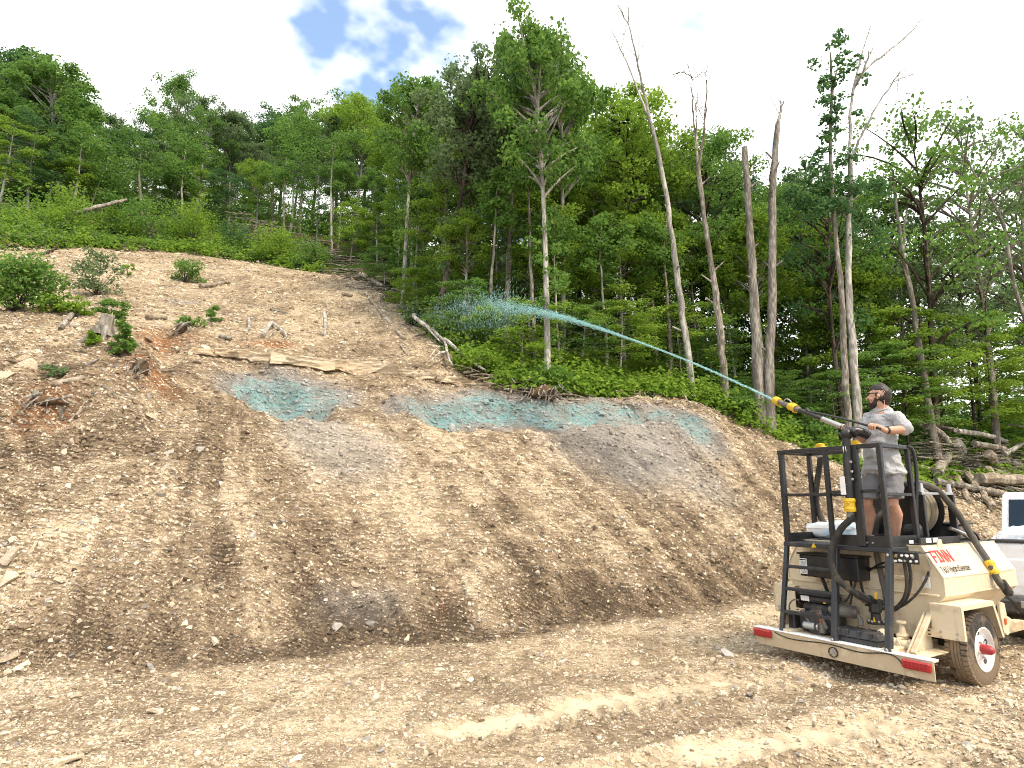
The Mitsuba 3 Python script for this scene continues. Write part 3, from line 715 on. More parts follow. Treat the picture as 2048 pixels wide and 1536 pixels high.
# single trees that stand out
def spot(px, back):
    az, r = edge_r(px); b = az * (r + back); return np.array([b[0], b[1], float(hz(*b))])
def stand(kind, bx, back, tx, ty, width, leaf, bark, label, name='tree'):
    g = spot(bx, back)
    t = at_depth(tx, ty, g[1]); plant_tree(kind, g, t, width, leaf, bark, label, None, rt, name)
stand('tall', 1012, 3.0, 1035, 66, .9, 'sage', 'grey', 'tall grey-trunked tree with the highest leafy crown above the spray arc')
stand('tall', 1095, .5, 1075, 60, .86, 'mid', 'pale', 'tall pale smooth-trunked tree at the bank edge, right of the highest crown')
stand('tall', 1125, 3.5, 1130, 110, .85, 'mid', 'pale', 'slim tree whose crown fills the right side of the highest crown')
stand('tall', 868, 1.2, 965, 150, .9, 'sage', 'dark', 'dark leaning trunk with a feathery crown left of the highest tree')
stand('tall', 803, .4, 838, 142, .8, 'mid', 'pale', 'slim pale straight trunk with a narrow crown at the corner of the bare hill')
stand('wood', 1240, 4.5, 1245, 188, 1.0, 'bright', 'dark', 'rounded bright green tree standing just left of the tallest bare pole')
stand('wood', 1400, 5.0, 1400, 278, .9, 'mid', 'dark', 'rounded dark green tree behind the forked bare trunk')
stand('tall', 84, 7.5, 108, 128, 1.25, 'mid', 'pale', 'forked pale-trunked tree with a broad crown at the far left of the hilltop')
stand('wood', 345, 17, 350, 155, .8, 'mid', 'grey', 'airy-crowned tree poking above the hilltop skyline, left of the cloud gap')
stand('wood', 20, 12, 15, 105, 1.1, 'dark', 'dark', 'dark dense tree at the left border with its crown against the sky')
stand('sparse', 1850, 3.0, 1790, 240, 1.1, 'mid', 'dark', 'dark trunk with a thin see-through crown right behind the worker')
stand('sparse', 1960, 3.5, 1955, 215, 1.15, 'sage', 'grey', 'thin-leaved airy tree between the dark trunk and the leaning pole')
stand('sparse', 2060, 4.0, 2035, 225, 1.15, 'mid', 'grey', 'thin-leaved airy tree cut off by the right border')
stand('sparse', 1672, 2.5, 1640, 330, .75, 'dark', 'dark', 'small dark-leaved tree wrapped round the bare twin trunks')

def proj_px(q):
    q = np.asarray(q) - [0, 0, CAM_H]; d = q[1] * CP + q[2] * SP; return 1024 + F_PX * q[0] / d, 768 - F_PX * (q[2] * CP - q[1] * SP) / d

# ---- bare trunks, each drawn through its own points
def bare_tree(label, stem, widths, branches, bark, name='dead_tree', category='dead tree', leafy=(), back=.5):
    """stem and branches are photo points; the tree stands where its foot meets the ground and leans within its own plane"""
    g = spot(stem[0][0], back); y = g[1]; stem = [(proj_px(g)[0] * .5 + stem[0][0] * .5, proj_px(g)[1])] + list(stem[1:])
    if stem[0][1] < stem[1][1] + 8: stem = [(stem[1][0], stem[1][1] + 60)] + stem[1:]
    if name == 'thin_trunk': widths = list(widths[:-1]) + [widths[-1] * .8, 1.2]; stem = stem + [(stem[-1][0] + 4, stem[-1][1] - (22 if stem[0][0] < 700 else 70))]
    key = thing(name, label, category)
    def pts(ps, dy): return np.array([at_depth(a, b, y + dy * k / max(1, len(ps) - 1)) for k, (a, b) in enumerate(ps)])
    p = pts(stem, 0.); p[0, 2] -= .3
    r = np.array(widths) / F_PX * y / 2 * .94
    n = 4 * len(stem)
    path = spline(p, n); rr = np.interp(np.linspace(0, 1, n), np.linspace(0, 1, len(r)), r)
    rs = np.random.default_rng(int(stem[0][0])); path[1:-1] += rs.normal(0, .012, (n - 2, 3)); rr = rr * rs.uniform(.92, 1.1, n)
    obj('trunk', tube(path, rr, 10), 'mat_bark_' + bark, key, smooth=40)
    if name == 'dead_tree':
        for _ in range(7):                                   # knots and broken stubs
            i = rs.integers(n // 4, n - 2); a_ = rs.uniform(0, 6.28); d = np.array([math.cos(a_), math.sin(a_) * .6, rs.uniform(.2, .9)]) * rs.uniform(.12, .42)
            obj('stub', tube([path[i], path[i] + d * .6, path[i] + d], np.array([.42, .28, .2]) * rr[i], 6), 'mat_bark_' + bark, key, smooth=40)
    for k, (ps, w) in enumerate(branches):
        q = spline(pts(ps, (-1) ** k * .9), 4 * len(ps)); q[1:-1] += rs.normal(0, .012, (len(q) - 2, 3))
        ms = [tube(q, np.linspace(w, max(1.6, w * .30), len(q)) / F_PX * y / 2, 6)]
        for _ in range(2 + len(ps)):                      # twigs
            i = rs.integers(len(q) // 3, len(q) - 1); d = q[i] - q[i - 1]; d /= np.linalg.norm(d) + 1e-9
            e = d * rs.uniform(.25, .6) + rs.normal(0, .25, 3)
            ms.append(tube(spline([q[i], q[i] + e * .5 + rs.normal(0, .03, 3), q[i] + e], 5), np.linspace(1.7, .9, 5) / F_PX * y / 2, 4))
        obj('branch', cat(*ms), 'mat_bark_' + bark, key, smooth=40)
    if leafy:
        lv = [spray(at_depth(a, b, y) + rs.normal(0, .15, 3), rad / F_PX * y, .55, n, rs, .12, .55) for a, b, rad, n in [(a_ + rs.normal(0, r_ * .6), b_ + rs.normal(0, r_ * .6), r_ * 1.05, int(n_ * 1.3)) for a_, b_, r_, n_ in leafy for _ in range(4)]]
        v, f, u = joinl(lv); obj('crown', (v, f), 'mat_leaf_dark' if bark == 'dark' or 'tufts' in label else 'mat_leaf_mid', key, uv=u)
bare_tree('tallest slim bare pole, leaning left and forked into two thin tips', [(1386, 788), (1368, 650), (1344, 475), (1316, 300), (1304, 252)], [16, 14.5, 13, 10.5, 9],
    [([(1304, 254), (1285, 205), (1264, 150), (1242, 100), (1222, 58)], 6.5), ([(1304, 254), (1289, 190), (1275, 125), (1258, 55), (1235, 10)], 6.5), ([(1242, 100), (1248, 70), (1260, 25)], 2.8)], 'pale')
bare_tree('bare trunk forked into three thin prongs, second pole from the spray arc', [(1449, 742), (1437, 640), (1424, 540), (1406, 415), (1399, 352), (1396, 330)], [20, 17, 16, 13, 11, 10],
    [([(1396, 330), (1391, 285), (1386, 215), (1384, 150)], 6), ([(1398, 335), (1406, 280), (1411, 215), (1414, 160)], 6.5), ([(1394, 300), (1393, 240), (1395, 185)], 4), ([(1385, 155), (1370, 146), (1356, 146)], 2.6), ([(1385, 160), (1398, 150), (1416, 142)], 2.4)], 'grey')
bare_tree('thick broken-off trunk with a flat top, left of the pair behind the nozzle', [(1515, 828), (1512, 700), (1505, 550), (1495, 400), (1489, 295)], [24, 22, 19, 16, 13], [([(1496, 400), (1500, 372), (1499, 355)], 7)], 'brown')
bare_tree('thick broken trunk with a jagged spike top, right of the pair behind the nozzle', [(1534, 832), (1540, 700), (1545, 550), (1545, 400), (1552, 300), (1556, 245)], [24, 22, 19, 17, 15, 12], [([(1556, 250), (1561, 225), (1567, 202)], 9), ([(1545, 400), (1541, 360), (1542, 338)], 9)], 'brown')
bare_tree('pale bare trunk with long forking limbs above the worker', [(1702, 770), (1700, 620), (1696, 500), (1699, 400), (1699, 310)], [20, 18, 15, 12, 10],
    [([(1699, 315), (1704, 200), (1719, 125), (1741, 52)], 8), ([(1699, 320), (1720, 280), (1744, 230), (1775, 180), (1801, 142)], 7), ([(1705, 190), (1735, 135), (1764, 112), (1810, 75), (1844, 40)], 7), ([(1709, 175), (1728, 140), (1738, 100)], 5), ([(1783, 168), (1805, 155), (1832, 148)], 3)], 'pale')
bare_tree('slimmer twin trunk with tufts of leaves, left of the forking pale trunk', [(1690, 770), (1684, 620), (1674, 480), (1662, 350), (1664, 200), (1661, 105)], [16, 14, 12, 9, 7, 4], [([(1664, 200), (1672, 150), (1683, 100)], 4)], 'grey', 'tree', 'tree',
    [(1668, 108, 18, 30), (1685, 100, 18, 26), (1655, 165, 20, 36), (1690, 150, 20, 30), (1655, 210, 18, 40), (1680, 215, 16, 30), (1665, 260, 20, 40), (1658, 310, 16, 30), (1620, 345, 34, 70), (1650, 370, 34, 70), (1700, 350, 34, 60), (1600, 380, 22, 40), (1730, 375, 26, 50), (1680, 400, 30, 60), (1640, 415, 22, 40)])
bare_tree('brown crooked trunk leaning left, right behind the worker', [(1868, 815), (1845, 740), (1819, 575), (1806, 500), (1794, 425), (1785, 340)], [17, 16, 13, 10, 8, 5], [([(1806, 500), (1812, 430), (1830, 350)], 6), ([(1819, 575), (1800, 520), (1775, 470)], 4)], 'brown', 'tree', 'tree',
    [(1785, 340, 26, 40), (1830, 350, 30, 50), (1775, 470, 22, 36), (1800, 290, 22, 30)], back=2.2)
bare_tree('long thin trunk sweeping in from the right border, leaning left', [(2062, 790), (2050, 640), (2019, 525), (2004, 440), (1964, 370), (1934, 320)], [12, 11, 10, 8, 6, 4], [([(1964, 370), (1985, 320), (2010, 270)], 4)], 'grey', 'tree', 'tree',
    [(1934, 320, 26, 36), (2010, 270, 26, 36), (1965, 365, 24, 30)])
for k, (lab, st, w) in enumerate((('thin crooked pale stem, second stem from the left on the hilltop', [(140, 446), (150, 400), (160, 330), (163, 290)], [6, 5, 5, 3]), ('thin pale stem bent to the right at the edge of the hilltop weeds', [(182, 447), (186, 400), (200, 362)], [5, 4, 3]),
        ('thin straight pale stem above the middle of the hilltop weeds', [(359, 425), (364, 380), (369, 320)], [6, 5, 4]), ('straight grey stem behind the left hilltop weeds', [(277, 428), (279, 370), (283, 300)], [8, 7, 5]), ('short dead snag with a broken tip among the hilltop weeds', [(165, 425), (168, 385)], [7, 5]),
        ('straight slim stem left of the brush at the top of the wood', [(561, 462), (568, 400), (573, 320)], [5, 4, 3]), ('straight slim stem at the right of the brush at the top of the wood', [(658, 480), (662, 400), (667, 310)], [6, 5, 4]),
        ('slim grey trunk standing between the two tallest leafy trees', [(1070, 668), (1064, 560), (1058, 420), (1056, 330)], [9, 8, 7, 5]), ('slender pale trunk just right of the two tallest leafy trees', [(1122, 690), (1112, 600), (1108, 480)], [5, 5, 4]),
        ('thin pale trunk left of the two tallest leafy trees', [(975, 640), (985, 540), (993, 400)], [8, 7, 5]), ('thin white trunk right of centre, crossing the spray arc', [(1212, 748), (1209, 640), (1201, 500)], [7, 6, 5]), ('thin grey trunk left of the tallest bare pole', [(1336, 735), (1336, 620), (1330, 500)], [8, 7, 6]))):
    bare_tree(lab, st, w, [], ('pale', 'grey')[k % 2], 'thin_trunk', 'tree trunk', back=4.6 if st[0][0] < 700 else 2.2, leafy=[] if 'snag' in lab else [(st[-1][0] + rt.normal(0, 14), st[-1][1] + q, rt.uniform(20, 34), 90) for q in (-38, -18, 4, 26)])

# ---------------------------------------------------------------- undergrowth and shrubs
def plant_clump(c, r, h, n, rs, size):
    """a low leafy plant: leaves on a ragged dome"""
    q = rs.normal(0, 1, (n, 3)); q[:, 2] = np.abs(q[:, 2]); q /= np.linalg.norm(q, axis=1, keepdims=True); q *= rs.uniform(.35, 1.05, (n, 1))
    p = q * np.array([r, r, h]) + c
    return leaves(p, q * .6 + np.array([0, 0, .6]) + rs.normal(0, .4, (n, 3)), size, rs, hue=np.full(n, rs.uniform(.15, .9)))

def scatter_ground(n, rs, x0, x1, offs, keepf=None):
    out = []
    while len(out) < n:
        px = rs.uniform(x0, x1); az, r = edge_r(px); o = rs.uniform(*offs)
        b = az * (r + o); out.append((b[0], b[1], float(hz(*b)), o))
    return np.array(out)
ru = np.random.default_rng(31)
for nm, lab, spec, leaf in (('undergrowth', 'bright green weeds in a band along the top of the bare hill', [(190, -120, 640, (-.3, 1.6), .40, .50), (170, -140, 640, (1.2, 5.5), .55, .85)], 'bright'),
        ('undergrowth_brambles', 'darker green brambles growing through the weeds on the hilltop', [(70, -120, 640, (-.2, 1.6), .42, .6), (110, -140, 640, (1.2, 5.5), .6, 1.15)], 'mid'),
        ('undergrowth_herbs', 'grey-green herbs scattered among the hilltop weeds', [(60, -120, 640, (-.4, 5.0), .4, .8)], 'sage'),
        ('undergrowth_shrubbery', 'green leafy undergrowth covering the bank under the wood behind the cut', [(60, 820, 1000, (.8, 2.0), .34, .42), (260, 990, 1420, (.0, 2.0), .34, .42), (300, 800, 1420, (1.6, 5.5), .48, .6), (150, 1400, 1700, (.0, 2.5), .36, .5)], 'bright'),
        ('undergrowth_foliage', 'green ferns and weeds on the slope round the brush pile on the right', [(90, 1560, 1850, (-.2, 2.8), .30, .34), (60, 1850, 2100, (1.8, 3.4), .3, .34), (150, 1680, 2200, (3.2, 6.5), .5, .6)], 'bright')):
    parts = []
    for n, x0, x1, offs, r, h in spec:
        for x, y, z, o in scatter_ground(n, ru, x0, x1, offs):
            k = ru.uniform(.35, 1.6) * (.5 + meshkit.noise(np.array([x, y, 0]) * .6, 9))
            parts.append(plant_clump(np.array([x, y, z - .05]), r * k, h * k * ru.uniform(.7, 1.3), 70, ru, .115 if 'bright' != leaf else .13))
    v, f, u = joinl(parts); key = obj(nm, (v, f), 'mat_leaf_' + leaf, uv=u); tag(key, lab, kind='stuff')

parts = []
for n, x0, x1, offs, r, h in ((240, -160, 720, (9, 20), 1.0, 1.6), (240, -100, 780, (20, 30), 1.6, 3.2), (200, 700, 1345, (6, 14), .8, 1.5), (240, 700, 1400, (14, 22), 1.5, 3.2), (180, 1340, 1760, (3.5, 11), .9, 1.5), (220, 1340, 1760, (11, 19), 1.5, 3.0), (120, 1740, 2150, (5, 12), 1.1, 1.7), (90, 1740, 2150, (12, 18), 1.4, 2.4)):
    for x, y, z, o in scatter_ground(n, ru, x0, x1, offs):
        k = ru.uniform(.7, 1.5); parts.append(plant_clump(np.array([x, y, z - .05]), r * k, h * k * ru.uniform(.7, 1.5), 170, ru, .17))
v, f, u = joinl(parts); tag(obj('undergrowth_thicket', (v, f), 'mat_leaf_mid', uv=u), 'leafy green thicket between the trunks deep inside the wood', kind='stuff')

def bush(px, py, wpx, hpx, leaf, label, n=900, size=.10, stems=True, group=None, loose=1.0, name='shrub', category='shrub'):
    g = spot(px, py) if py < 50 else hit(px, py); dist = np.linalg.norm(g - [0, 0, CAM_H]); w, h = wpx / F_PX * dist, hpx / F_PX * dist
    rs = np.random.default_rng(int(px * 7 + py)); key = thing(name, label, category, group)
    lv, st = [], []
    for k in range(max(9, int(n / 32))):
        a, e = rs.uniform(0, 6.28), rs.uniform(0, 1)
        rad = w / 2 * math.sqrt(max(.06, 1 - (e - .35) ** 2 / .6)) * rs.uniform(.2, .85)
        c = g + np.array([math.cos(a) * rad, math.sin(a) * rad, h * (.12 + .78 * e) * rs.uniform(.8, 1.05)])
        lv.append(spray(c, w * .17 * loose, .7, 38, rs, size * .9, .55))
        if k % 3: continue
        st.append(tube(spline([g - [0, 0, .05], g * .5 + c * .5 + rs.normal(0, .04 * w, 3), c], 6), np.linspace(.016, .005, 6), 4))
    v, f, u = joinl(lv); obj('foliage', (v, f), 'mat_leaf_' + leaf, key, uv=u); obj('stem', cat(*st), 'mat_bark_dark', key)
bush(30, 622, 130, 100, 'mid', 'large rounded green bush at the left border of the bare hill', 2600, .10)
bush(195, 590, 88, 80, 'sage', 'grey-green feathery shrub on the bare hill, right of the large bush', 1200, .09, loose=.9)
bush(373, 565, 64, 48, 'mid', 'compact green shrub alone in the middle of the bare upper hill', 1000, .09)
bush(97, 626, 56, 34, 'bright', 'low light green weed clump between the large bush and the grey shrub', 500, .08)
bush(158, 634, 60, 36, 'bright', 'low bright green clump under the grey-green shrub', 500, .08)
bush(220, 640, 56, 40, 'mid', 'leafy sprouts growing on top of the old tree stump', 700, .08)
bush(240, 715, 52, 66, 'mid', 'leafy vine hanging down the bank below the stump', 700, .08)
bush(185, 692, 34, 26, 'bright', 'small fresh green sprout left of the hanging vine', 240, .07)
bush(256, 552, 24, 28, 'bright', 'small thin yellow-green seedling between the two upper shrubs', 160, .07)
bush(385, 655, 54, 22, 'mid', 'low straggly weed at the brink above the red clay cut', 350, .08)
bush(430, 645, 46, 30, 'mid', 'straggly weed with dead twigs right of the brink weed', 300, .08)
bush(112, 752, 58, 22, 'sage', 'thin tuft of pale grass on the left bank', 260, .08)
bush(830, 652, 56, 54, 'sage', 'grey-green bush at the corner where the spray falls', 700, .10)
bush(620, .8, 70, 52, 'mid', 'dark green shrub at the right end of the hilltop weeds', 900, .11)
bush(535, .6, 105, 80, 'bright', 'broad bright bush with feathery leaves, right part of the hilltop weeds', 1500, .12)
bush(445, 1.5, 74, 66, 'dark', 'dark rounded bush in the hilltop weeds, left of the broad bright bush', 900, .11)
bush(365, 1.4, 100, 95, 'bright', 'tall yellow-green bush in the middle of the hilltop weeds', 1400, .12)
bush(92, 1.4, 100, 98, 'bright', 'yellow-green bush under the forked pale-trunked tree', 1300, .12)
bush(270, 1.8, 115, 80, 'mid', 'wide mid green bush in the hilltop weeds, left of the tall yellow-green bush', 1300, .12)
bush(190, 3.0, 70, 46, 'bright', 'small bright bush in the hilltop weeds between the pale stems', 700, .12)
bush(1085, .3, 130, 60, 'mid', 'overhanging green shrub above the bared roots at the bank edge', 1200, .10)
bush(960, .5, 120, 60, 'bright', 'spreading light green shrub right of the fallen white tree', 1100, .10)
bush(1470, .5, 90, 60, 'mid', 'leafy shrub at the foot of the forked bare trunk', 900, .10)
bush(1600, .5, 90, 70, 'mid', 'glossy green shrub right of the broken twin trunks', 900, .10)
# ---------------------------------------------------------------- sticks, logs and roots lying on the bare ground
def pile_hit(px, py):
    """like hit, but a sight line that only skims the far ground stops on the pile behind the brink"""
    q = hit(px, py); az, r = edge_r(px)
    if np.hypot(*q[:2]) > r + 3.5:
        d = ray(px, py); q = np.array([0, 0, CAM_H]) + d * (r + 1.6 + 2 * ((px * 7 + py * 3) % 10) / 10) / np.hypot(d[0], d[1])
    return q
def lying(label, pts, w, bark='dead', forks=(), name='fallen_branch', category='branch', lift=.95, taper=.7, group=None):
    """a stick through ground points (photo points), its own thickness above the soil; forks are parts"""
    rs = np.random.default_rng(int(sum(p[0] + 3 * p[1] for p in pts)))
    g = np.array([pile_hit(*p) for p in pts]); r = w * (1.2 if w < 10 else 1.) / F_PX * np.linalg.norm(g.mean(0)) / 2
    g[:, 2] += r * lift
    n = 5 * len(g)
    path = spline(g, n); path[1:-1] += rs.normal(0, r * .12, (n - 2, 3))
    rr = r * np.linspace(1, taper, n) * rs.uniform(.92, 1.08, n)
    key = numbered(name)
    if not forks:
        scene[key] = mikit.ply(tube(path, rr, 8), 'mat_bark_' + bark, smooth=40); tag(key, label, category, group); return key
    tag(key, label, category, group)
    scene[key + '__stem'] = mikit.ply(tube(path, rr, 9), 'mat_bark_' + bark, smooth=40)
    for fp, fw in forks:
        q = np.array([hit(*p) for p in fp]); fr = fw / F_PX * np.linalg.norm(q.mean(0)) / 2; q[:, 2] += fr + r * (lift - .2 if lift > 2 else .6); q[1:, 2] += rs.uniform(0, .12, len(q) - 1)
        obj('limb', tube(spline(q, 5 * len(q)), fr * np.linspace(1, .4, 5 * len(q)), 6), 'mat_bark_' + bark, key, smooth=40)
    return key
lying('pale stripped log lying left of the grey-green shrub', [(92, 588), (125, 581), (161, 575)], 7)
lying('pale pole lying beside the lone green shrub on the upper hill', [(400, 577), (430, 573), (458, 567)], 6.5)
lying('short dark stick high on the left of the bare hill', [(82, 514), (113, 498)], 4, 'dark')
lying('pale cut log lying on the left bank above the dark hollow', [(106, 775), (169, 761)], 9)
lying('grey bent branch leaning down the bank left of the stump', [(150, 626), (134, 645), (120, 664)], 8, 'grey')
lying('short reddish log at the brink above the red clay cut', [(294, 641), (331, 640)], 8)
lying('brown broken stub sticking down over the dark hollow', [(70, 788), (79, 815)], 8, 'brown')
lying('thin upright root end below the dark hollow', [(120, 816), (124, 845)], 6, 'brown')
lying('thin pale forked twig on the left bank beside the dark hollow', [(137, 848), (158, 828), (184, 810)], 4.5, forks=[([(158, 828), (178, 822)], 3), ([(150, 836), (170, 815)], 3)])
lying('thin brown stick on the left bank above the cut log', [(170, 734), (196, 721)], 4, 'brown')
lying('short white stick left of the white root cluster', [(497, 640), (499, 664)], 5, 'pale')
lying('white dead root cluster clawing out of the slope above the ledge', [(543, 650), (534, 662), (526, 676)], 7, 'pale', [([(543, 650), (555, 660), (564, 672)], 5), ([(556, 662), (568, 672), (572, 688)], 5), ([(545, 668), (538, 682)], 3)], 'dead_root', 'root')
lying('forked pale branch standing on the slope right of the white root cluster', [(649, 625), (650, 650), (649, 674)], 6, 'pale', [([(650, 676), (642, 670), (634, 664)], 4), ([(648, 640), (656, 632)], 3)])
lying('short pale log on the upper slope near the right crest', [(686, 592), (704, 595)], 7)
lying('long thin pole lying down the slope left of the corner bush', [(731, 590), (765, 632), (809, 682)], 6.5, forks=[([(735, 596), (728, 588)], 4)], name='fallen_pole', category='pole')
lying('thick pale log at the crest above the long thin pole', [(722, 553), (745, 566), (766, 578)], 9, name='fallen_log', category='log')
lying('thin pole running down into the corner bush', [(798, 598), (830, 620), (866, 642)], 6, name='fallen_pole', category='pole')
lying('small reddish chunk of wood among stones right of the ledge', [(440, 676), (462, 682)], 7, 'brown')
lying('white weathered fallen tree with forked limbs hanging down the bank under the spray', [(837, 650), (864, 681), (888, 704), (893, 728), (905, 754)], 10, 'pale',
      [([(888, 704), (900, 716), (912, 732), (939, 754), (970, 774)], 9), ([(866, 679), (890, 674), (919, 673), (946, 679), (963, 692)], 5), ([(892, 728), (878, 740), (861, 756)], 5), ([(850, 660), (872, 662), (905, 668)], 6), ([(915, 735), (935, 742), (955, 760)], 4), ([(939, 754), (945, 768)], 3.5), ([(846, 662), (858, 690), (880, 716)], 6), ([(880, 716), (872, 730), (858, 742)], 4), ([(905, 700), (925, 704), (948, 716)], 5), ([(925, 742), (950, 748), (975, 748)], 5)], 'fallen_tree', 'fallen tree', 4.2, .35)
lying('pale log at the left end of the hilltop crest', [(-10, 482), (30, 480), (66, 480)], 12, name='fallen_log', category='log')
lying('flat pale log at the crest below the dark rounded bush', [(428, 514), (474, 515)], 8, name='fallen_log', category='log')
lying('grey leaning dead pole slanting across the hilltop weeds', [(135, 444), (170, 434), (250, 412)], 6, 'grey', name='fallen_pole', category='pole', lift=3)
for k, (nm, ps, w) in enumerate((('thin twig lying on the red clay below the brink', [(300, 690), (318, 705)], 3), ('thin twig on the upper slope right of the grey shale patch', [(540, 620), (575, 628)], 3), ('dark twig lying left of the ledge', [(290, 745), (345, 742)], 3), ('pale splinter below the pale slab on the left bank', [(205, 775), (240, 800)], 5), ('pale thin stick on the slope below the corner bush', [(800, 690), (815, 712)], 3), ('thin twig low on the left cut face', [(262, 1180), (280, 1150)], 3), ('pale twig on the cut left of the lower rock', [(420, 1182), (450, 1165)], 3), ('pale root end poking out below the shaded clay overhang', [(1062, 772), (1059, 790), (1064, 810)], 4))):
    lying(nm, ps, w, ('dead', 'brown')[k % 2])

def root_mass(label, px, py, wpx, hpx, n, name='root_tangle'):
    rs = np.random.default_rng(int(px)); g = hit(px, py); s = np.linalg.norm(g) / F_PX; key = thing(name, label, 'roots')
    lump = trimesh.creation.icosphere(3); v = lump.vertices * np.array([wpx * .42, wpx * .3, hpx * .40]) * s
    v += (meshkit.fbm(v * 5, 3, seed=3)[:, None] - .5) * lump.vertices * .5 * wpx * s * .6
    obj('soil_clod', (v + g + [0, wpx * s * .2, hpx * s * .25], lump.faces), 'mat_clod', key, smooth=True)
    ms = []
    for k in range(n):
        a = g + np.array([rs.uniform(-.5, .5) * wpx * s, -.05 - rs.uniform(0, .2) * wpx * s, rs.uniform(.0, .6) * hpx * s])
        e = a + np.array([rs.normal(0, .2) * wpx * s, -rs.uniform(.05, .25), -rs.uniform(.2, .7) * hpx * s])
        ms.append(tube(spline([a + [0, .2, .1], (a + e) / 2 + rs.normal(0, .05, 3), e], 7), np.linspace(.02, .006, 7) * rs.uniform(.6, 1.3), 5))
    obj('root', cat(*ms), 'mat_bark_brown', key, smooth=True)
def clod_fn(p, n, uv): return mix((.05, .035, .022), (.17, .115, .07), fbm(p.x * 7, p.y * 7, p.z * 7, octaves=3))
scene['mat_clod'] = two({'type': 'diffuse', 'reflectance': mikit.proc(clod_fn)})
root_mass('dark undercut clod of bank with bared roots under the overhanging shrub', 1085, 800, 74, 44, 26)
root_mass('ragged clod with thin hanging roots below the leafy vine', 276, 748, 34, 40, 10)
root_mass('dark upturned root clod at the crest right of the long thin pole', 782, 606, 44, 40, 14)
root_mass('dark rooty lump on the brink left of the straggly weed with twigs', 360, 668, 26, 28, 10)
root_mass('dark earth hollow with torn roots on the left bank', 95, 812, 70, 26, 9)

# the old stump
g = hit(208, 668); s = np.linalg.norm(g) / F_PX; key = thing('tree_stump', 'old brown tree stump overgrown with leaves on the left bank', 'stump')
prof = [(-4, 19), (.05, 17), (8, 13), (20, 11), (30, 10.5), (32, 10), (32.5, 2)]
v, f = lathe([(a * s, b * s) for a, b in prof], g, (.1, .05, 1), 18)
v += (meshkit.fbm(v * np.array([9, 9, 2]), 2, seed=4)[:, None] - .5) * (v - g) * np.array([.7, .7, .1])
obj('trunk', (v, f), 'mat_bark_brown', key, smooth=True)
for k in range(5):
    a = k * 1.25 + .3; d = np.array([math.cos(a), math.sin(a), 0])
    e = g + d * 46 * s; e[2] = hz(e[0], e[1]) - .03
    obj('root', tube(spline([g + d * 10 * s + [0, 0, 9 * s], (g + e) / 2 + [0, 0, 4 * s], e], 7), np.linspace(6, 2, 7) * s, 6), 'mat_bark_brown', key, smooth=True)

# ---------------------------------------------------------------- the brush pile on the right
BR = [('thin grey log at the very top of the brush pile, near the trees', [(1841, 852), (1875, 858), (1912, 866)], 7, 'grey'), ('dark curved log second from the top of the brush pile', [(1853, 864), (1887, 881), (1900, 900)], 9, 'brown'), ('long pale grey pole across the top right of the brush pile', [(1916, 874), (1981, 883), (2015, 894)], 7, 'pale'),
      ('long brown log slanting through the middle of the brush pile', [(1897, 913), (1950, 937), (1984, 960)], 15, 'dead'), ('grey weathered root end rearing up at the left of the brush pile', [(1896, 930), (1886, 946), (1876, 964)], 17, 'grey'), ('white broken chunk of trunk on the brush pile', [(1918, 906), (1926, 922)], 15, 'pale'),
      ('pale split chunk in the right half of the brush pile', [(1978, 918), (1995, 941)], 15, 'dead'), ('grey log running off to the right of the split chunk', [(1987, 922), (2037, 941)], 11, 'grey'), ('thin grey log above the split chunk', [(1950, 900), (2012, 910)], 8, 'grey'),
      ('short pale board leaning at the foot of the brush pile, left one of two', [(1916, 965), (1940, 1012)], 11, 'dead'), ('long pale board leaning at the foot of the brush pile, right one of two', [(1936, 960), (1987, 1028)], 12, 'dead'), ('thick brown log lying level above the pickup truck', [(1962, 982), (2055, 984)], 18, 'dead'),
      ('second brown log just under the thick one above the truck', [(1966, 990), (2014, 998)], 13, 'dead'), ('long thin brown log along the bottom of the brush pile', [(1872, 974), (1930, 983), (2002, 1000)], 11, 'brown'), ('pale thin log at the left end of the brush pile', [(1825, 941), (1862, 953)], 8, 'dead'),
      ('slender pole slanting up out of the brush pile at the right border', [(2010, 914), (2055, 886)], 6, 'pale'), ('long bare root-like pole down the bank left of the nozzle', [(1500, 830), (1540, 848), (1578, 868), (1610, 886)], 5, 'pale'), ('grey log at the right border on top of the brush pile', [(2010, 935), (2060, 955)], 12, 'grey'), ('rotten brown log under the split chunk', [(1990, 955), (2050, 968)], 13, 'brown')]
for k, (lab, ps, w, bk) in enumerate(BR):
    lying(lab, ps, w, bk, name='brush_log', category='log', lift=1.1 + .5 * (k % 3), taper=.85, group='logs of the brush pile on the right')
def brush(name, lab, spots, n, L, seed, bark='grey'):
    rs = np.random.default_rng(seed); ms = []
    for k in range(n):
        x0, y0, x1, y1 = spots[rs.integers(0, len(spots))]; t = rs.uniform(0, 1)
        c = pile_hit(x0 + (x1 - x0) * t + rs.normal(0, 12), y0 + (y1 - y0) * t + rs.normal(0, 9)); a = rs.normal(.4, .7); l = L * rs.uniform(.4, 1.2)
        d = np.array([math.cos(a), math.sin(a) * .6, 0]) * l / 2
        p, q = c - d, c + d; p[2] = max(p[2], hz(p[0], p[1])) + rs.uniform(.0, .1); q[2] = max(q[2], hz(q[0], q[1])) + rs.uniform(.0, .12)
        ms.append(tube(spline([p, (p + q) / 2 + rs.normal(0, .05, 3), q], 5), np.linspace(1, .5, 5) * rs.uniform(.010, .032), 5))
    tag(obj(name, cat(*ms), 'mat_bark_' + bark, smooth=True), lab, kind='stuff')
brush('brushwood', 'grey heap of thin sticks and branches mixed into the brush pile on the right', [(1850, 880, 2040, 960), (1880, 930, 2050, 985), (1830, 900, 1990, 940), (1960, 900, 2060, 930)], 240, 1.5, 61)
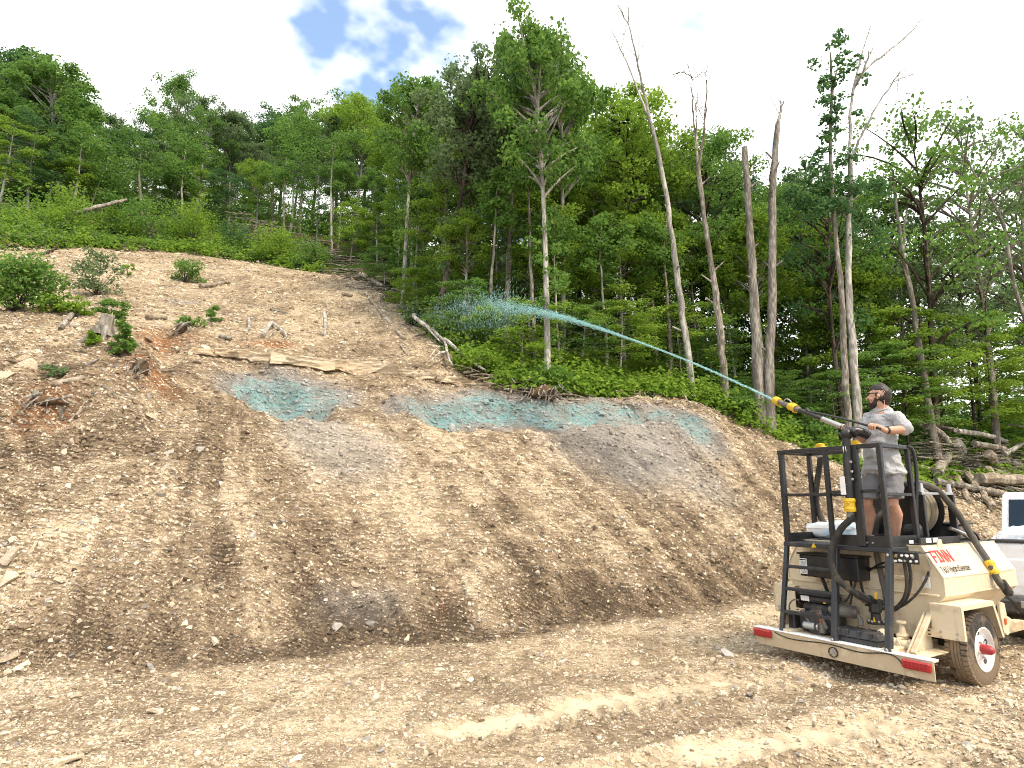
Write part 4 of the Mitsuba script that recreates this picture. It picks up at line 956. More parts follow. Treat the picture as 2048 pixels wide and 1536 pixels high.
brush('brushwood_debris', 'grey scattered slash and dead twigs at the upper edge of the wood', [(590, 480, 740, 550), (480, 440, 560, 470), (640, 500, 760, 590)], 130, 1.6, 62)
brush('brushwood_litter', 'pale dead twigs and roots strewn along the edge of the bank', [(930, 756, 1060, 785), (1040, 780, 1160, 800), (800, 590, 870, 660), (1200, 800, 1420, 815)], 90, .8, 63, 'dead')
# ---------------------------------------------------------------- materials of the machines
def paint_fn(base, dirt=(.30, .22, .14), amount=1.0, low=.55):
    def fn(p, n, uv):
        f = fbm(p.x * 9, p.y * 9, p.z * 9, octaves=3); g = noise(p.x * 60, p.y * 60, p.z * 60)
        splash = smoothstep(.42, .72, f + .45 * (1 - smoothstep(.05, low, p.z)) - .12 + .12 * (g - .5))
        streak = smoothstep(.62, .80, noise(p.x * 26, p.y * 26, p.z * 2.2)) * .25
        return mix(base, dirt, dr.clip((splash * .75 + streak) * amount, 0, 1))
    return fn
def mat(name, tex, rough, metal=0., **k): scene['mat_' + name] = principled(tex, rough, metal, **k)
mat('tan', mikit.proc(paint_fn((.62, .53, .375), (.36, .27, .17), .7)), .42, specular=.5)
mat('black', mikit.proc(paint_fn((.016, .016, .017), (.10, .085, .07), .25)), .38)
mat('frame', mikit.proc(paint_fn((.022, .026, .032), (.14, .12, .10), .35)), .42)
mat('rubber', mikit.proc(paint_fn((.022, .021, .020), (.22, .165, .11), .5)), .75)
mat('tyre', mikit.proc(paint_fn((.028, .026, .024), (.26, .19, .12), .75, .45)), .85)
mat('muddy', mikit.proc(paint_fn((.10, .078, .056), (.28, .21, .135), 1.)), .9)
mat('steel', (.50, .50, .50), .32, .9)
mat('dullsteel', mikit.proc(paint_fn((.20, .19, .175), (.10, .075, .055), .8, .1)), .5, .5)
mat('white', (.78, .78, .77), .45)
mat('rim', mikit.proc(paint_fn((.74, .75, .75), (.36, .28, .2), .45)), .35)
mat('red', (.33, .008, .012), .22, clearcoat=.6)
mat('hubred', (.34, .03, .035), .4)
mat('redtext', (.62, .03, .03), .5)
mat('blacktext', (.02, .02, .02), .5)
mat('yellow', (.62, .40, .02), .4)
mat('hose', mikit.proc(paint_fn((.21, .185, .13), (.35, .29, .2), .8, .1)), .7)
mat('hosegrey', mikit.proc(paint_fn((.07, .066, .058), (.22, .18, .13), .7, .1)), .7)
mat('amber', (.55, .10, .03), .3)
mat('plastic', mikit.proc(paint_fn((.035, .036, .038), (.25, .2, .14), .5, .2)), .5)
mat('orange', (.55, .12, .02), .5)

# ---------------------------------------------------------------- the trailer: local axes a (forward), b (to its left), z, origin under the right end of the rear beam
TO = np.array([3.779, 5.970, 0.]); TY = math.radians(31.5)
TA, TB = np.array([math.cos(TY), math.sin(TY), 0]), np.array([-math.sin(TY), math.cos(TY), 0])
def L2W(v): v = np.asarray(v, float); return TO + v[..., :1] * TA + v[..., 1:2] * TB + v[..., 2:] * np.array([0, 0, 1.])
def W2L(p): q = np.asarray(p) - TO; return np.array([q @ TA, q @ TB, q[2]])
TR = thing('hydroseeder_trailer', 'tan hydroseeding trailer with black rear platform, railing and big hose reel', 'trailer')
def tp(name, m, bsdf, parent=None, smooth=False, label=None):
    key = obj(name, (L2W(m[0]), m[1]), bsdf, parent or TR, smooth)
    if label: labels[key] = {'label': label}
    return key
def box(a, b, r=.006): return rbox(np.array(a), np.array(b), r)
PH = lambda pts, n=26: spline(pts, n)

# tank: one folded shell
sec = np.array([(.27, 1.245), (.10, .955), (.10, .785), (.33, .55), (.40, .36), (1.5, .36), (1.57, .55), (1.80, .785), (1.80, .955), (1.63, 1.245)])
A0, A1 = .58, 2.18
N = len(sec); rear_in = .0
v = np.vstack([np.c_[np.full(N, a), sec] for a in (A0, A1)] + [[[A0 - .05, .95, .80]], [[A1 + .05, .95, .80]]])
i = np.arange(N); j = (i + 1) % N
f = np.vstack([np.stack([i, j, j + N], 1), np.stack([i, j + N, i + N], 1), np.stack([j, i, i * 0 + 2 * N], 1), np.stack([i + N, j + N, i * 0 + 2 * N + 1], 1)])
tank = tp('tank', (v, f), 'mat_tan', label='tan folded steel tank with red and black lettering')
for k in range(N):                                               # rolled seams along the folds and round the rear face
    if k in (0, 1, 2): tp('seam', bar((A0 - .004, *sec[k]), (A1 + .004, *sec[k]), .012), 'mat_tan', tank)
    tp('seam', bar((A0 - .006, *sec[k]), (A0 - .006, *sec[(k + 1) % N]), .014), 'mat_tan', tank)
tp('rib', box((A0 - .075, .42, .905), (A0 - .02, .57, .945)), 'mat_tan', tank)
tp('fold', box((A0 - .060, .14, .776), (A0 - .028, 1.76, .796)), 'mat_tan', tank)
tp('lifting_lug', hull([(.86, .25, 1.22), (.98, .25, 1.22), (.86, .262, 1.22), (.98, .262, 1.22), (.89, .25, 1.305), (.95, .25, 1.305), (.89, .262, 1.305), (.95, .262, 1.305)]), 'mat_tan', tank)
# lettering on the sloped plate; plate axes: along = a, up the slope from (b .10, z .955) to (.27, 1.245)
su = np.array([0, .17, .29]); SL = np.linalg.norm(su); su /= SL; sn = np.array([0, -su[2], su[1]])
def on_plate(a, up, m, off=.003):
    q = np.asarray(m.vertices); o = np.array([a, .10, .955]) + su * up
    return o + q[:, :1] * np.array([1., 0, 0]) + q[:, 1:2] * su + (q[:, 2:] + off) * sn, m.faces
tp('logo', on_plate(.625, .155, (lambda m: m.apply_scale([.92, 1, 1]))(meshkit.text_mesh('FINN', .125, .002, bold=True))), 'mat_redtext', tank, label='red painted capital letters')
tp('lettering', on_plate(.63, .045, (lambda m: m.apply_scale([.78, 1, 1]))(meshkit.text_mesh('T60 HydroSeeder', .066, .0015))), 'mat_blacktext', tank, label='small black painted lettering')
tp('sticker', on_plate(1.60, .16, trimesh.creation.box((.10, .10, .002))), 'mat_white', tank)
tp('warning_label', box((A0 - .028, .215, .845), (A0 - .02, .285, .955), .001), 'mat_white', tank)
tp('warning_triangle', hull([(A0 - .032, .235, .90), (A0 - .032, .265, .90), (A0 - .032, .25, .925), (A0 - .026, .235, .90), (A0 - .026, .265, .90), (A0 - .026, .25, .925)]), 'mat_yellow', tank)
# top of the tank: black tray, hatch
tp('tray', cat(box((.62, .29, 1.246), (2.1, 1.6, 1.262)), box((.62, .29, 1.262), (1.45, .302, 1.325)), box((.62, 1.59, 1.262), (1.45, 1.6, 1.325))), 'mat_black')
for k, a in enumerate((.72, .86)): tp('label_plate', box((a, .284, 1.272), (a + .10, .2895, 1.318), .001), 'mat_white')
tp('hatch', cat(box((1.62, .42, 1.262), (2.05, 1.05, 1.43), .02), box((1.60, .40, 1.43), (2.07, 1.07, 1.455), .01)), 'mat_plastic')
tp('hatch_latch', cat(tube(PH([(1.9, .40, 1.36), (1.92, .34, 1.34), (1.96, .32, 1.26), (1.98, .30, 1.18)], 12), .012, 6)), 'mat_black')
# frame, rear deck and beam
for b in (.36, 1.44): tp('chassis_rail', box((.02, b, .20), (2.9, b + .10, .31)), 'mat_tan')
tp('deck_plate', box((.03, .12, .262), (.62, 1.78, .276)), 'mat_tan')
beam = cat(hull([(0, .0, .272), (0, 1.9, .272), (.012, 0, .272), (.012, 1.9, .272), (0, .0, .105), (0, 1.84, .105), (.012, .0, .105), (.012, 1.84, .105), (0, 1.9, .19), (.012, 1.9, .19)]), box((.012, .0, .262), (.10, 1.9, .273)))
beam_k = tp('rear_beam', beam, 'mat_tan', label='tan rear beam with red lights at both ends')
tp('beam_cap', box((-.012, .0, .274), (.10, 1.9, .286), .004), 'mat_white', beam_k)
for b0, b1, bz in ((.012, .262, .178), (1.66, 1.885, .19)):
    t = tp('tail_light', box((-.045, b0, bz), (-.002, b1, bz + .080), .012), 'mat_red', beam_k)
    tp('lens', cat(*[box((-.048, b0 + .02 + k * (b1 - b0 - .05) / 6, bz + .010), (-.044, b0 + .028 + k * (b1 - b0 - .05) / 6, bz + .070), .001) for k in range(7)], box((-.0485, b0 + .01, bz + .042), (-.0445, b1 - .01, bz + .048), .001)), 'mat_hubred', t)
tp('round_receptacle', cat(lathe([(-.004, .05), (.012, .05), (.012, .042), (-.004, .042)], (-.012, .947, .178), (1, 0, 0), 24, True)), 'mat_black', beam_k)
tp('receptacle_face', cat(lathe([(0, .0), (0, .041), (.01, .041)], (-.008, .947, .178), (1, 0, 0), 24), bar((-.016, .912, .196), (-.016, .982, .160), .009), bar((-.016, .93, .15), (-.016, .965, .207), .006)), 'mat_steel', beam_k)
tp('cable', tube(PH([(-.008, 1.62, .258), (-.010, 1.2, .236), (-.010, .95, .250), (-.010, .6, .238), (-.010, .30, .240), (-.010, .27, .20)], 40), .006, 6), 'mat_black', beam_k)
# ladder and posts (they lean from the beam to the platform)
def post(name, p, q, w=.052): tp(name, bar(p, q, w, up=(1, 0, 0)), 'mat_frame')
lad = tp('ladder', cat(bar((.035, 1.558, .28), (.25, 1.562, 1.21), .045, .05, (1, 0, 0)), bar((.035, .945, .28), (.25, .975, 1.20), .062, .06, (1, 0, 0))), 'mat_frame', label='black rear ladder up to the platform')
for z in (.488, .728, .966):
    a = .035 + (z - .28) / .93 * .215; tp('rung', bar((a, 1.55, z), (a, .96, z + .004), .05, .034), 'mat_frame', lad)
post('post', (.035, .405, .28), (.25, .415, 1.19), .062)
for b, z in ((.95, .30), (.405, .30), (.41, 1.165), (.972, 1.175)): tp('bolt', lathe([(-.012, .0), (-.012, .010), (-.006, .016), (.004, .016)], (-.0 + .03 + (z - .28) / .93 * .215 - .035, b, z), (1, 0, 0), 8), 'mat_steel')
# platform
plat = tp('platform', cat(box((.22, .395, 1.185), (.27, 1.59, 1.235)), box((.80, .395, 1.185), (.85, 1.59, 1.235)), box((.27, .395, 1.185), (.80, .435, 1.235)), box((.27, 1.55, 1.185), (.80, 1.59, 1.235)), box((.27, .435, 1.205), (.80, 1.55, 1.232))), 'mat_frame', label='black operator platform deck')
tp('toe_board', cat(box((.232, .42, 1.236), (.240, .965, 1.345)), box((.812, .42, 1.236), (.82, 1.57, 1.335)), box((.24, 1.562, 1.236), (.812, 1.570, 1.335)), box((.24, .405, 1.236), (.812, .413, 1.345))), 'mat_black', plat)
tp('label_plate', box((.62, .3985, 1.262), (.70, .4045, 1.296), .001), 'mat_white', plat)
for b in (.62, .56, .70): tp('bolt', lathe([(0, 0.), (0, .007), (.004, .010), (.012, .010)], (.222, b, 1.275), (1, 0, 0), 8), 'mat_steel', plat)
# railing
rl = tp('railing', cat(*[bar((.25 if a < .5 else .815, b, 1.236), (.25 if a < .5 else .815, b, 2.26), .048, up=(1, 0, 0)) for a, b in ((.2, 1.555), (.2, .998), (.2, .408), (.8, 1.565), (.8, .42))], bar((.30, 1.57, 1.236), (.30, 1.57, 2.26), .04, up=(1, 0, 0))), 'mat_black', label='black square-tube guard railing round the platform')
tp('top_rail', cat(bar((.25, 1.585, 2.262), (.25, .385, 2.262), .046), bar((.25, .405, 2.263), (.80, .42, 2.261), .045), bar((.27, 1.562, 2.261), (.815, 1.565, 2.260), .044), bar((.815, 1.56, 2.2625), (.815, .93, 2.2625), .044)), 'mat_black', rl)
tp('mid_rail', cat(bar((.25, 1.54, 1.765), (.25, 1.0, 1.765), .034), bar((.25, .99, 1.79), (.25, .41, 1.80), .034), bar((.26, .405, 1.765), (.80, .42, 1.76), .034), bar((.815, 1.55, 1.765), (.815, .43, 1.765), .032)), 'mat_black', rl)
tp('curved_handrail', tube(PH([(.80, .405, 2.27), (.86, .39, 2.255), (.885, .385, 2.18), (.88, .40, 1.8), (.85, .41, 1.30)], 20), .02, 8), 'mat_black', rl, True)
# riser, swivel and the spray gun
ris = tp('riser', cat(bar((.225, .665, 1.24), (.235, .668, 2.28), .085, .05, (1, 0, 0)), tube([(.18, .728, 1.70), (.185, .722, 2.0), (.20, .712, 2.36)], .042, 14)), 'mat_black', label='black riser pipe carrying the spray gun')
for z in (1.92, 2.0, 2.10): tp('bolt', lathe([(0, 0.), (0, .011), (.006, .015), (.012, .015)], (.165, .672, z), (1, 0, 0), 8), 'mat_steel', ris)
tp('label_plate', box((.133, .735, 1.76), (.139, .79, 1.95), .001), 'mat_white', ris)
tp('sticker', box((.155, .70, 2.19), (.1575, .735, 2.265), .001), 'mat_white', ris)
tp('coupling', lathe([(0, .048), (.0, .056), (.03, .060), (.05, .053), (.09, .053), (.11, .062), (.14, .056), (.14, .04)], (.178, .733, 1.585), (0, 0, 1), 14), 'mat_yellow', ris, label='yellow hose coupling')
tp('coupling_lug', cat(box((.12, .70, 1.66), (.24, .76, 1.70), .012)), 'mat_yellow', ris)
tp('collar', tube([(.175, .738, 1.53), (.178, .733, 1.59)], .036, 12), 'mat_dullsteel', ris)
tp('swivel', cat((np.array(trimesh.creation.icosphere(2, .064).vertices) + [.205, .705, 2.40], np.array(trimesh.creation.icosphere(2, .064).faces)), tube(PH([(.205, .705, 2.40), (.25, .655, 2.425), (.32, .60, 2.41), (.37, .565, 2.375)], 10), [.05, .054, .056, .054, .052, .052, .050, .050, .048, .046], 12), lathe([(0, .05), (0, .062), (.025, .062), (.025, .05)], (.245, .665, 2.415), (.7, -.7, .1), 14, True)), 'mat_black', None, 40, label='black swivel elbow under the spray gun')
pivot = L2W(np.array([.23, .70, 2.455]))
d = ray(1548, 800); tt = np.linspace(6.5, 11, 2000); cand = np.array([0, 0, CAM_H]) + d * tt[:, None]
GT = cand[np.argmin(np.abs(np.linalg.norm(cand - pivot, axis=1) - 1.42) + (tt < 7.2) * 9)]          # nozzle tip
g0, g1 = W2L(pivot), W2L(GT); gd = (g1 - g0) / np.linalg.norm(g1 - g0); GL = np.linalg.norm(g1 - g0)
def gun(x0, x1, prof, n=14): return lathe([(x, r) for x, r in prof], g0, gd, n)
gk = tp('spray_gun', gun(0, 0, [(-.14, .0), (-.14, .030), (GL * .60, .025), (GL * .60, .0)]), 'mat_black', None, 40, label='long black spray gun aimed over the cut slope')
tp('sleeve', gun(0, 0, [(GL * .06, .026), (GL * .06, .0315), (GL * .30, .0305), (GL * .30, .026)]), 'mat_steel', gk, 40)
tp('reducer', gun(0, 0, [(GL * .60, .027), (GL * .62, .035), (GL * .70, .034), (GL * .90, .030), (GL * .93, .030), (GL * .93, .0)]), 'mat_dullsteel', gk, 40)
tp('coupling', gun(0, 0, [(GL * .655, .040), (GL * .655, .048), (GL * .68, .054), (GL * .71, .045), (GL * .74, .050), (GL * .755, .044), (GL * .755, .036)]), 'mat_yellow', gk, 40)
tp('nozzle_coupling', gun(0, 0, [(GL * .91, .030), (GL * .91, .046), (GL * .935, .054), (GL * .965, .046), (GL * .985, .048), (GL, .034), (GL, .012)]), 'mat_yellow', gk, 40)
tp('clamp_ear', cat(*[hull(np.array([g0 + gd * GL * k + np.array([0, 0, s_ * .058]) + gd * x + np.array([0, y, 0]) for x in (-.03, .03) for y in (-.012, .012)] + [g0 + gd * GL * k + np.array([0, 0, s_ * .03]) + gd * x + np.array([0, y, 0]) for x in (-.04, .04) for y in (-.012, .012)])) for k in (.69, .945) for s_ in (-1, 1)]), 'mat_yellow', gk)
tp('chain', tube(PH([g0 + gd * GL * .84 + [0, 0, .04], g0 + gd * GL * .78 + [0, .02, .085], g0 + gd * GL * .72 + [0, 0, .06]], 10), .008, 5), 'mat_steel', gk)
lv_a = g0 + gd * GL * .47 + np.array([0, 0, .03])
LEV_END = W2L(np.array([0, 0, CAM_H]) + ray(1752, 855.5) * (np.hypot(*L2W(np.array([.50, .62, 2.4]))[:2]) - .28) / np.hypot(*ray(1752, 855.5)[:2]))
tp('aiming_lever', cat(tube([lv_a, lv_a * .5 + LEV_END * .5 + [0, 0, .01], LEV_END + (LEV_END - lv_a) * .06], .013, 8), bar(lv_a + [0, 0, -.02], lv_a + gd * .06 + [0, 0, .02], .03)), 'mat_black', gk, 40)
# hoses
tp('supply_hose', tube(PH([(.176, .734, 1.56), (.172, .745, 1.50), (.165, .80, 1.45), (.155, .89, 1.33), (.135, .957, 1.165), (.115, .950, 1.0), (.13, .865, .85), (.20, .765, .755), (.30, .70, .68)], 46), .034, 12), 'mat_rubber', None, True, 'thick black hose curving down from the riser to the pump')
tp('front_hose', tube(PH([(.84, 1.42, 2.30), (.84, 1.43, 2.22), (.85, 1.49, 1.99), (.85, 1.54, 1.77), (.86, 1.53, 1.56), (.87, 1.46, 1.42), (.90, 1.33, 1.32), (.95, 1.15, 1.29)], 40), .034, 12), 'mat_rubber', None, True, 'black hose hanging behind the front rail')
tp('hose_cap', cat(lathe([(0, .0), (0, .045), (.05, .045), (.055, .05), (.085, .05), (.09, .044), (.10, .0)], (.84, 1.42, 2.29), (0, 0, 1), 14), box((.80, 1.36, 2.325), (.88, 1.48, 2.35), .01)), 'mat_yellow')
tp('hose_stub', cat(lathe([(0, .0), (0, .05), (.10, .05), (.10, .0)], (.84, .98, 2.285), (0, 0, 1), 12)), 'mat_yellow')
tp('hose_clamp', box((.80, 1.34, 2.215), (.87, 1.47, 2.245)), 'mat_steel')
# black oil tank with its label on the left
ot = tp('oil_tank', cat(box((.33, .80, .86), (.60, 1.48, 1.10), .01), box((.31, .78, 1.10), (.60, 1.50, 1.118))), 'mat_black', label='black oil tank under the platform')
tp('label_plate', box((.324, 1.385, .885), (.331, 1.475, 1.055), .001), 'mat_white', ot)
tp('label_print', cat(*[box((.3215, 1.395, .90 + k * .012), (.3245, 1.395 + .06 + .01 * (k % 2), .903 + k * .012), .0005) for k in range(11)], box((.3215, 1.39, 1.035), (.3245, 1.47, 1.046), .0005)), 'mat_blacktext', ot)
tp('warning_triangle', hull([(.215, 1.24, 1.19), (.215, 1.18, 1.19), (.215, 1.21, 1.24), (.222, 1.24, 1.19), (.222, 1.18, 1.19), (.222, 1.21, 1.24)]), 'mat_yellow', ot)
for q in (((.45, 1.30, .86), (.50, 1.22, .55), .03), ((.45, .86, .86), (.52, .86, .6), .02)): tp('tank_leg', bar(*q), 'mat_black', ot)
# engine
en = tp('engine', cat(box((.22, 1.10, .29), (.55, 1.48, .50), .03), box((.26, 1.14, .50), (.52, 1.44, .58), .03), lathe([(0, 0.), (0, .13), (.05, .15), (.09, .12), (.10, .0)], (.20, 1.24, .40), (1, .15, 0), 20)), 'mat_plastic', label='black small engine on the rear deck')
tp('air_cleaner', cat(box((.25, 1.10, .595), (.50, 1.47, .675), .03), hull([(.23, 1.09, .675), (.23, 1.48, .675), (.50, 1.09, .675), (.50, 1.48, .675), (.28, 1.16, .705), (.28, 1.42, .705), (.46, 1.16, .705), (.46, 1.42, .705)])), 'mat_plastic', en)
tp('engine_label', box((.246, 1.34, .605), (.251, 1.44, .66), .001), 'mat_white', en)
tp('muffler', cat(lathe([(0, 0.), (.0, .045), (.03, .065), (.27, .065), (.30, .045), (.30, 0.)], (.33, 1.17, .535), (.12, -1, .02), 18), tube(PH([(.36, .88, .52), (.35, .84, .48), (.33, .83, .42)], 8), .022, 8)), 'mat_dullsteel', en, 40)
tp('manifold', cat(tube(PH([(.24, 1.42, .5), (.2, 1.36, .44), (.2, 1.3, .36), (.24, 1.24, .32)], 14), .016, 7), tube(PH([(.22, 1.2, .52), (.18, 1.16, .46), (.19, 1.12, .36)], 12), .02, 7), tube(PH([(.25, 1.47, .60), (.23, 1.55, .58), (.22, 1.58, .5), (.24, 1.55, .40)], 14), .008, 6), lathe([(0, 0.), (0, .035), (.1, .035), (.1, 0.)], (.19, 1.17, .31), (0, 0, 1), 12)), 'mat_dullsteel', en)
tp('starter', cat(lathe([(0, 0.), (0, .04), (.13, .04), (.14, .02), (.14, 0.)], (.19, 1.38, .36), (0, -1, 0), 12), lathe([(0, .032), (0, .04), (.02, .04), (.02, .032)], (.185, 1.22, .36), (0, -1, 0), 14, True)), 'mat_steel', en)
tp('wiring', tube(PH([(.20, 1.22, .50), (.17, 1.18, .46), (.165, 1.17, .40), (.18, 1.19, .33)], 16), .009, 6), 'mat_orange', en)
tp('panel', box((.14, 1.47, .28), (.30, 1.555, .465), .015), 'mat_black', en)
tp('fuel_cap', lathe([(0, 0.), (0, .02), (.02, .02), (.02, 0.)], (.27, 1.17, .60), (0, 0, 1), 10), 'mat_yellow', en)
for pts in ([(.5, 1.0, .86), (.45, .98, .72), (.42, 1.04, .62)], [(.5, .92, .88), (.46, .95, .75), (.44, .99, .60)], [(.55, .85, .98), (.4, .60, 1.02), (.3, .45, 1.06)], [(.56, .84, .94), (.42, .62, 1.05), (.3, .47, 1.09)], [(.55, 1.2, .86), (.5, 1.16, .74), (.46, 1.12, .64)]):
    tp('oil_line', tube(PH(pts, 14), .011, 6), 'mat_black')
tp('standpipe', tube(PH([(.52, .70, 1.16), (.53, .685, 1.0), (.53, .66, .8), (.52, .64, .62)], 16), .028, 10), 'mat_hosegrey')
# toolbox / battery case
tb_ = tp('battery_case', cat(box((.08, .53, .277), (.28, .96, .345), .015), hull([(.07, .52, .345), (.07, .97, .345), (.29, .52, .345), (.29, .97, .345), (.10, .56, .405), (.10, .93, .405), (.26, .56, .405), (.26, .93, .405)])), 'mat_plastic', label='black ribbed battery case behind the beam')
tp('lid_rib', cat(*[box((.065, b, .335), (.295, b + .03, .415), .01) for b in (.58, .70, .82, .91)]), 'mat_plastic', tb_)
# pump, valves, pipes
pu = tp('pump', cat(lathe([(0, 0.), (0, .085), (.02, .085), (.02, .05), (.10, .045), (.12, .06), (.20, .055)], (.36, .68, .46), (0, 0, 1), 16), tube(PH([(.36, .68, .60), (.35, .70, .66), (.31, .71, .70)], 8), .05, 12)), 'mat_black', label='black pump valve with flange')
for k in range(6): tp('bolt', lathe([(0, .012), (.018, .012), (.022, 0.)], (.36 + .066 * math.cos(k), .68 + .066 * math.sin(k), .48), (0, 0, 1), 6), 'mat_steel', pu)
tp('cam_lock', tube(PH([(.30, .71, .68), (.27, .75, .72), (.24, .80, .75)], 8), [.04, .045, .045, .042, .042, .046, .046, .036], 12), 'mat_dullsteel', pu)
tp('valve_handle', cat(bar((.35, .655, .705), (.36, .652, .775), .025, .016), bar((.33, .715, .68), (.34, .69, .60), .022, .014), hull([(.30, .68, .485), (.30, .66, .485), (.30, .67, .53), (.31, .68, .485), (.31, .66, .485), (.31, .67, .53)])), 'mat_yellow', pu)
tp('valve_body', cat(lathe([(0, 0.), (0, .04), (.10, .04), (.10, 0.)], (.38, .645, .60), (0, 0, 1), 12), lathe([(0, 0.), (0, .03), (.14, .03), (.14, 0.)], (.36, .73, .62), (.3, -1, .1), 12)), 'mat_black', pu)
pp = tp('drain_pipe', cat(tube(PH([(.30, .60, .40), (.27, .55, .36), (.27, .47, .325), (.29, .38, .315), (.33, .27, .315)], 18), .048, 14), lathe([(0, .055), (0, .066), (.03, .066), (.03, .055)], (.275, .43, .32), (.1, -1, 0), 16, True), lathe([(0, .052), (0, .062), (.03, .062), (.03, .052)], (.29, .34, .315), (.2, -1, 0), 16, True)), 'mat_tan', None, 40, label='tan elbow pipe beside the right post')
tp('clamp_bolt', cat(bar((.22, .41, .36), (.22, .38, .27), .014), bar((.24, .32, .37), (.24, .30, .28), .014)), 'mat_tan', pp)
gv = tp('gate_valve', cat(lathe([(0, 0.), (0, .055), (.05, .06), (.08, .035), (.15, .02), (.17, .02), (.17, 0.)], (.40, .455, .335), (0, 0, 1), 14)), 'mat_tan', None, 40, label='tan gate valve with handwheel')
tp('handwheel', lathe([(0, .030), (0, .044), (.016, .044), (.016, .030)], (.40, .455, .50), (0, 0, 1), 14, True), 'mat_tan', gv)
tp('gusset', hull([(.10, .27, .277), (.10, .285, .277), (.58, .27, .277), (.58, .285, .277), (.56, .27, .62), (.56, .285, .62), (.50, .27, .62), (.50, .285, .62)]), 'mat_tan')
tp('gusset', cat(box((.36, .262, .277), (.40, .268, .30)), bar((.14, .235, .288), (.53, .235, .62), .05, .03)), 'mat_tan')
# control panel
cp = tp('control_panel', cat(box((.27, .155, 1.09), (.285, .40, 1.19)), box((.27, .155, 1.19), (.50, .40, 1.2)), box((.285, .30, 1.10), (.36, .385, 1.18))), 'mat_black', label='black hydraulic control panel with small knobs')
rk = np.random.default_rng(9)
for k in range(9): tp('knob', lathe([(0, .0), (0, .012), (.02, .010), (.022, .0)], (.252, .175 + .026 * k, 1.115 + .045 * (k % 2) + rk.uniform(-.008, .008)), (1, 0, 0), 8), ('mat_white', 'mat_steel', 'mat_white')[k % 3], cp)
for b, z in ((.36, 1.10), (.31, 1.105), (.25, 1.16), (.20, 1.162)): tp('sticker', box((.2655, b, z), (.2695, b + .03, z + .02), .0006), 'mat_white', cp)
tp('warning_triangle', hull([(.262, .385, 1.145), (.262, .355, 1.145), (.262, .37, 1.175), (.269, .385, 1.145), (.269, .355, 1.145), (.269, .37, 1.175)]), 'mat_yellow', cp)
for pts, r in (([(.34, .33, 1.09), (.33, .32, .98), (.34, .34, .83), (.38, .44, .68), (.44, .58, .60)], .017), ([(.36, .30, 1.09), (.35, .29, .96), (.37, .33, .82), (.42, .46, .655), (.46, .62, .575)], .017), ([(.58, .23, 1.0), (.52, .24, .92), (.42, .34, .74), (.46, .62, .60)], .012)):
    tp('hydraulic_hose', tube(PH(pts, 24), r, 8), 'mat_rubber')
tp('gauge_line', tube(PH([(.50, .215, 1.18), (.54, .20, 1.1), (.555, .205, 1.02)], 10), .010, 6), 'mat_steel')
# hose reel, axis along the trailer
rc = np.array([0, .78, 1.60])
reel = tp('hose_reel', cat(*[lathe([(0, .05), (0, .335), (.014, .335), (.014, .05)], rc + [a, 0, 0], (1, 0, 0), 40, True) for a in (1.02, 1.52)], lathe([(0, .10), (.5, .10)], rc + [1.02, 0, 0], (1, 0, 0), 20)), 'mat_black', label='black hose reel with two disc flanges')
for k in range(8):
    th = np.linspace(0, 2 * np.pi, 40); a0 = 1.065 + k * .056; r = .255 + .012 * math.sin(k * 2.1)
    tp('hose_coil', tube(np.c_[a0 + .018 * np.sin(th * .5 + k), rc[1] + r * np.cos(th), rc[2] + r * np.sin(th)], .031, 9, False), 'mat_hose', reel, True)
for a, b in ((.95, .40), (.95, 1.16), (1.60, .40), (1.60, 1.16)): tp('reel_stand', bar((a, b, 1.262), (a, b, 1.76), .07, .04, (1, 0, 0)), 'mat_black', reel)
tp('cross_bar', bar((.95, 1.18, 1.75), (1.6, 1.18, 1.75), .05), 'mat_black', reel)
tp('roller_bar', cat(bar((.93, .40, 1.775), (1.62, .40, 1.775), .05, .03), *[lathe([(0, .03), (.10, .022), (.10, .0)], (a, .40, 1.785), (0, 0, 1), 10) for a in (.97, 1.58)]), 'mat_steel', reel)
tp('reel_motor', cat(lathe([(0, 0.), (0, .075), (.12, .075), (.13, .085), (.16, .085), (.18, .05), (.18, 0.)], (.98, .58, 1.375), (-.2, -1, 0), 16)), 'mat_plastic', reel)
tp('reel_pipe', tube(PH([(1.0, .78, 1.60), (.95, .86, 1.52), (.95, .92, 1.40), (1.0, .95, 1.28)], 14), .035, 10), 'mat_hosegrey', reel)
tp('ratchet_strap', tube([(1.5, .40, 1.40), (1.66, .34, 1.34), (1.75, .32, 1.28)], .022, 8), 'mat_steel', reel)
bh = tp('discharge_hose', tube(PH([(1.0, .60, 1.88), (1.1, .46, 1.885), (1.26, .40, 1.835), (1.44, .36, 1.69), (1.56, .30, 1.50), (1.60, .21, 1.25), (1.585, .105, 1.05), (1.585, .045, .88), (1.66, .02, .79)], 50), .034, 12), 'mat_hosegrey', None, True, 'grey hose looping off the reel and hanging over the tank side')
tp('coupling', lathe([(0, .036), (0, .044), (.03, .05), (.07, .042), (.12, .05), (.15, .044), (.15, .036)], (1.595, .115, 1.07), (-.05, -.42, -1), 14), 'mat_yellow', bh)
tp('hose_end', lathe([(0, .0), (0, .044), (.14, .046), (.16, .03), (.16, 0.)], (1.62, .03, .86), (.35, -.12, -.55), 14), 'mat_rubber', bh)
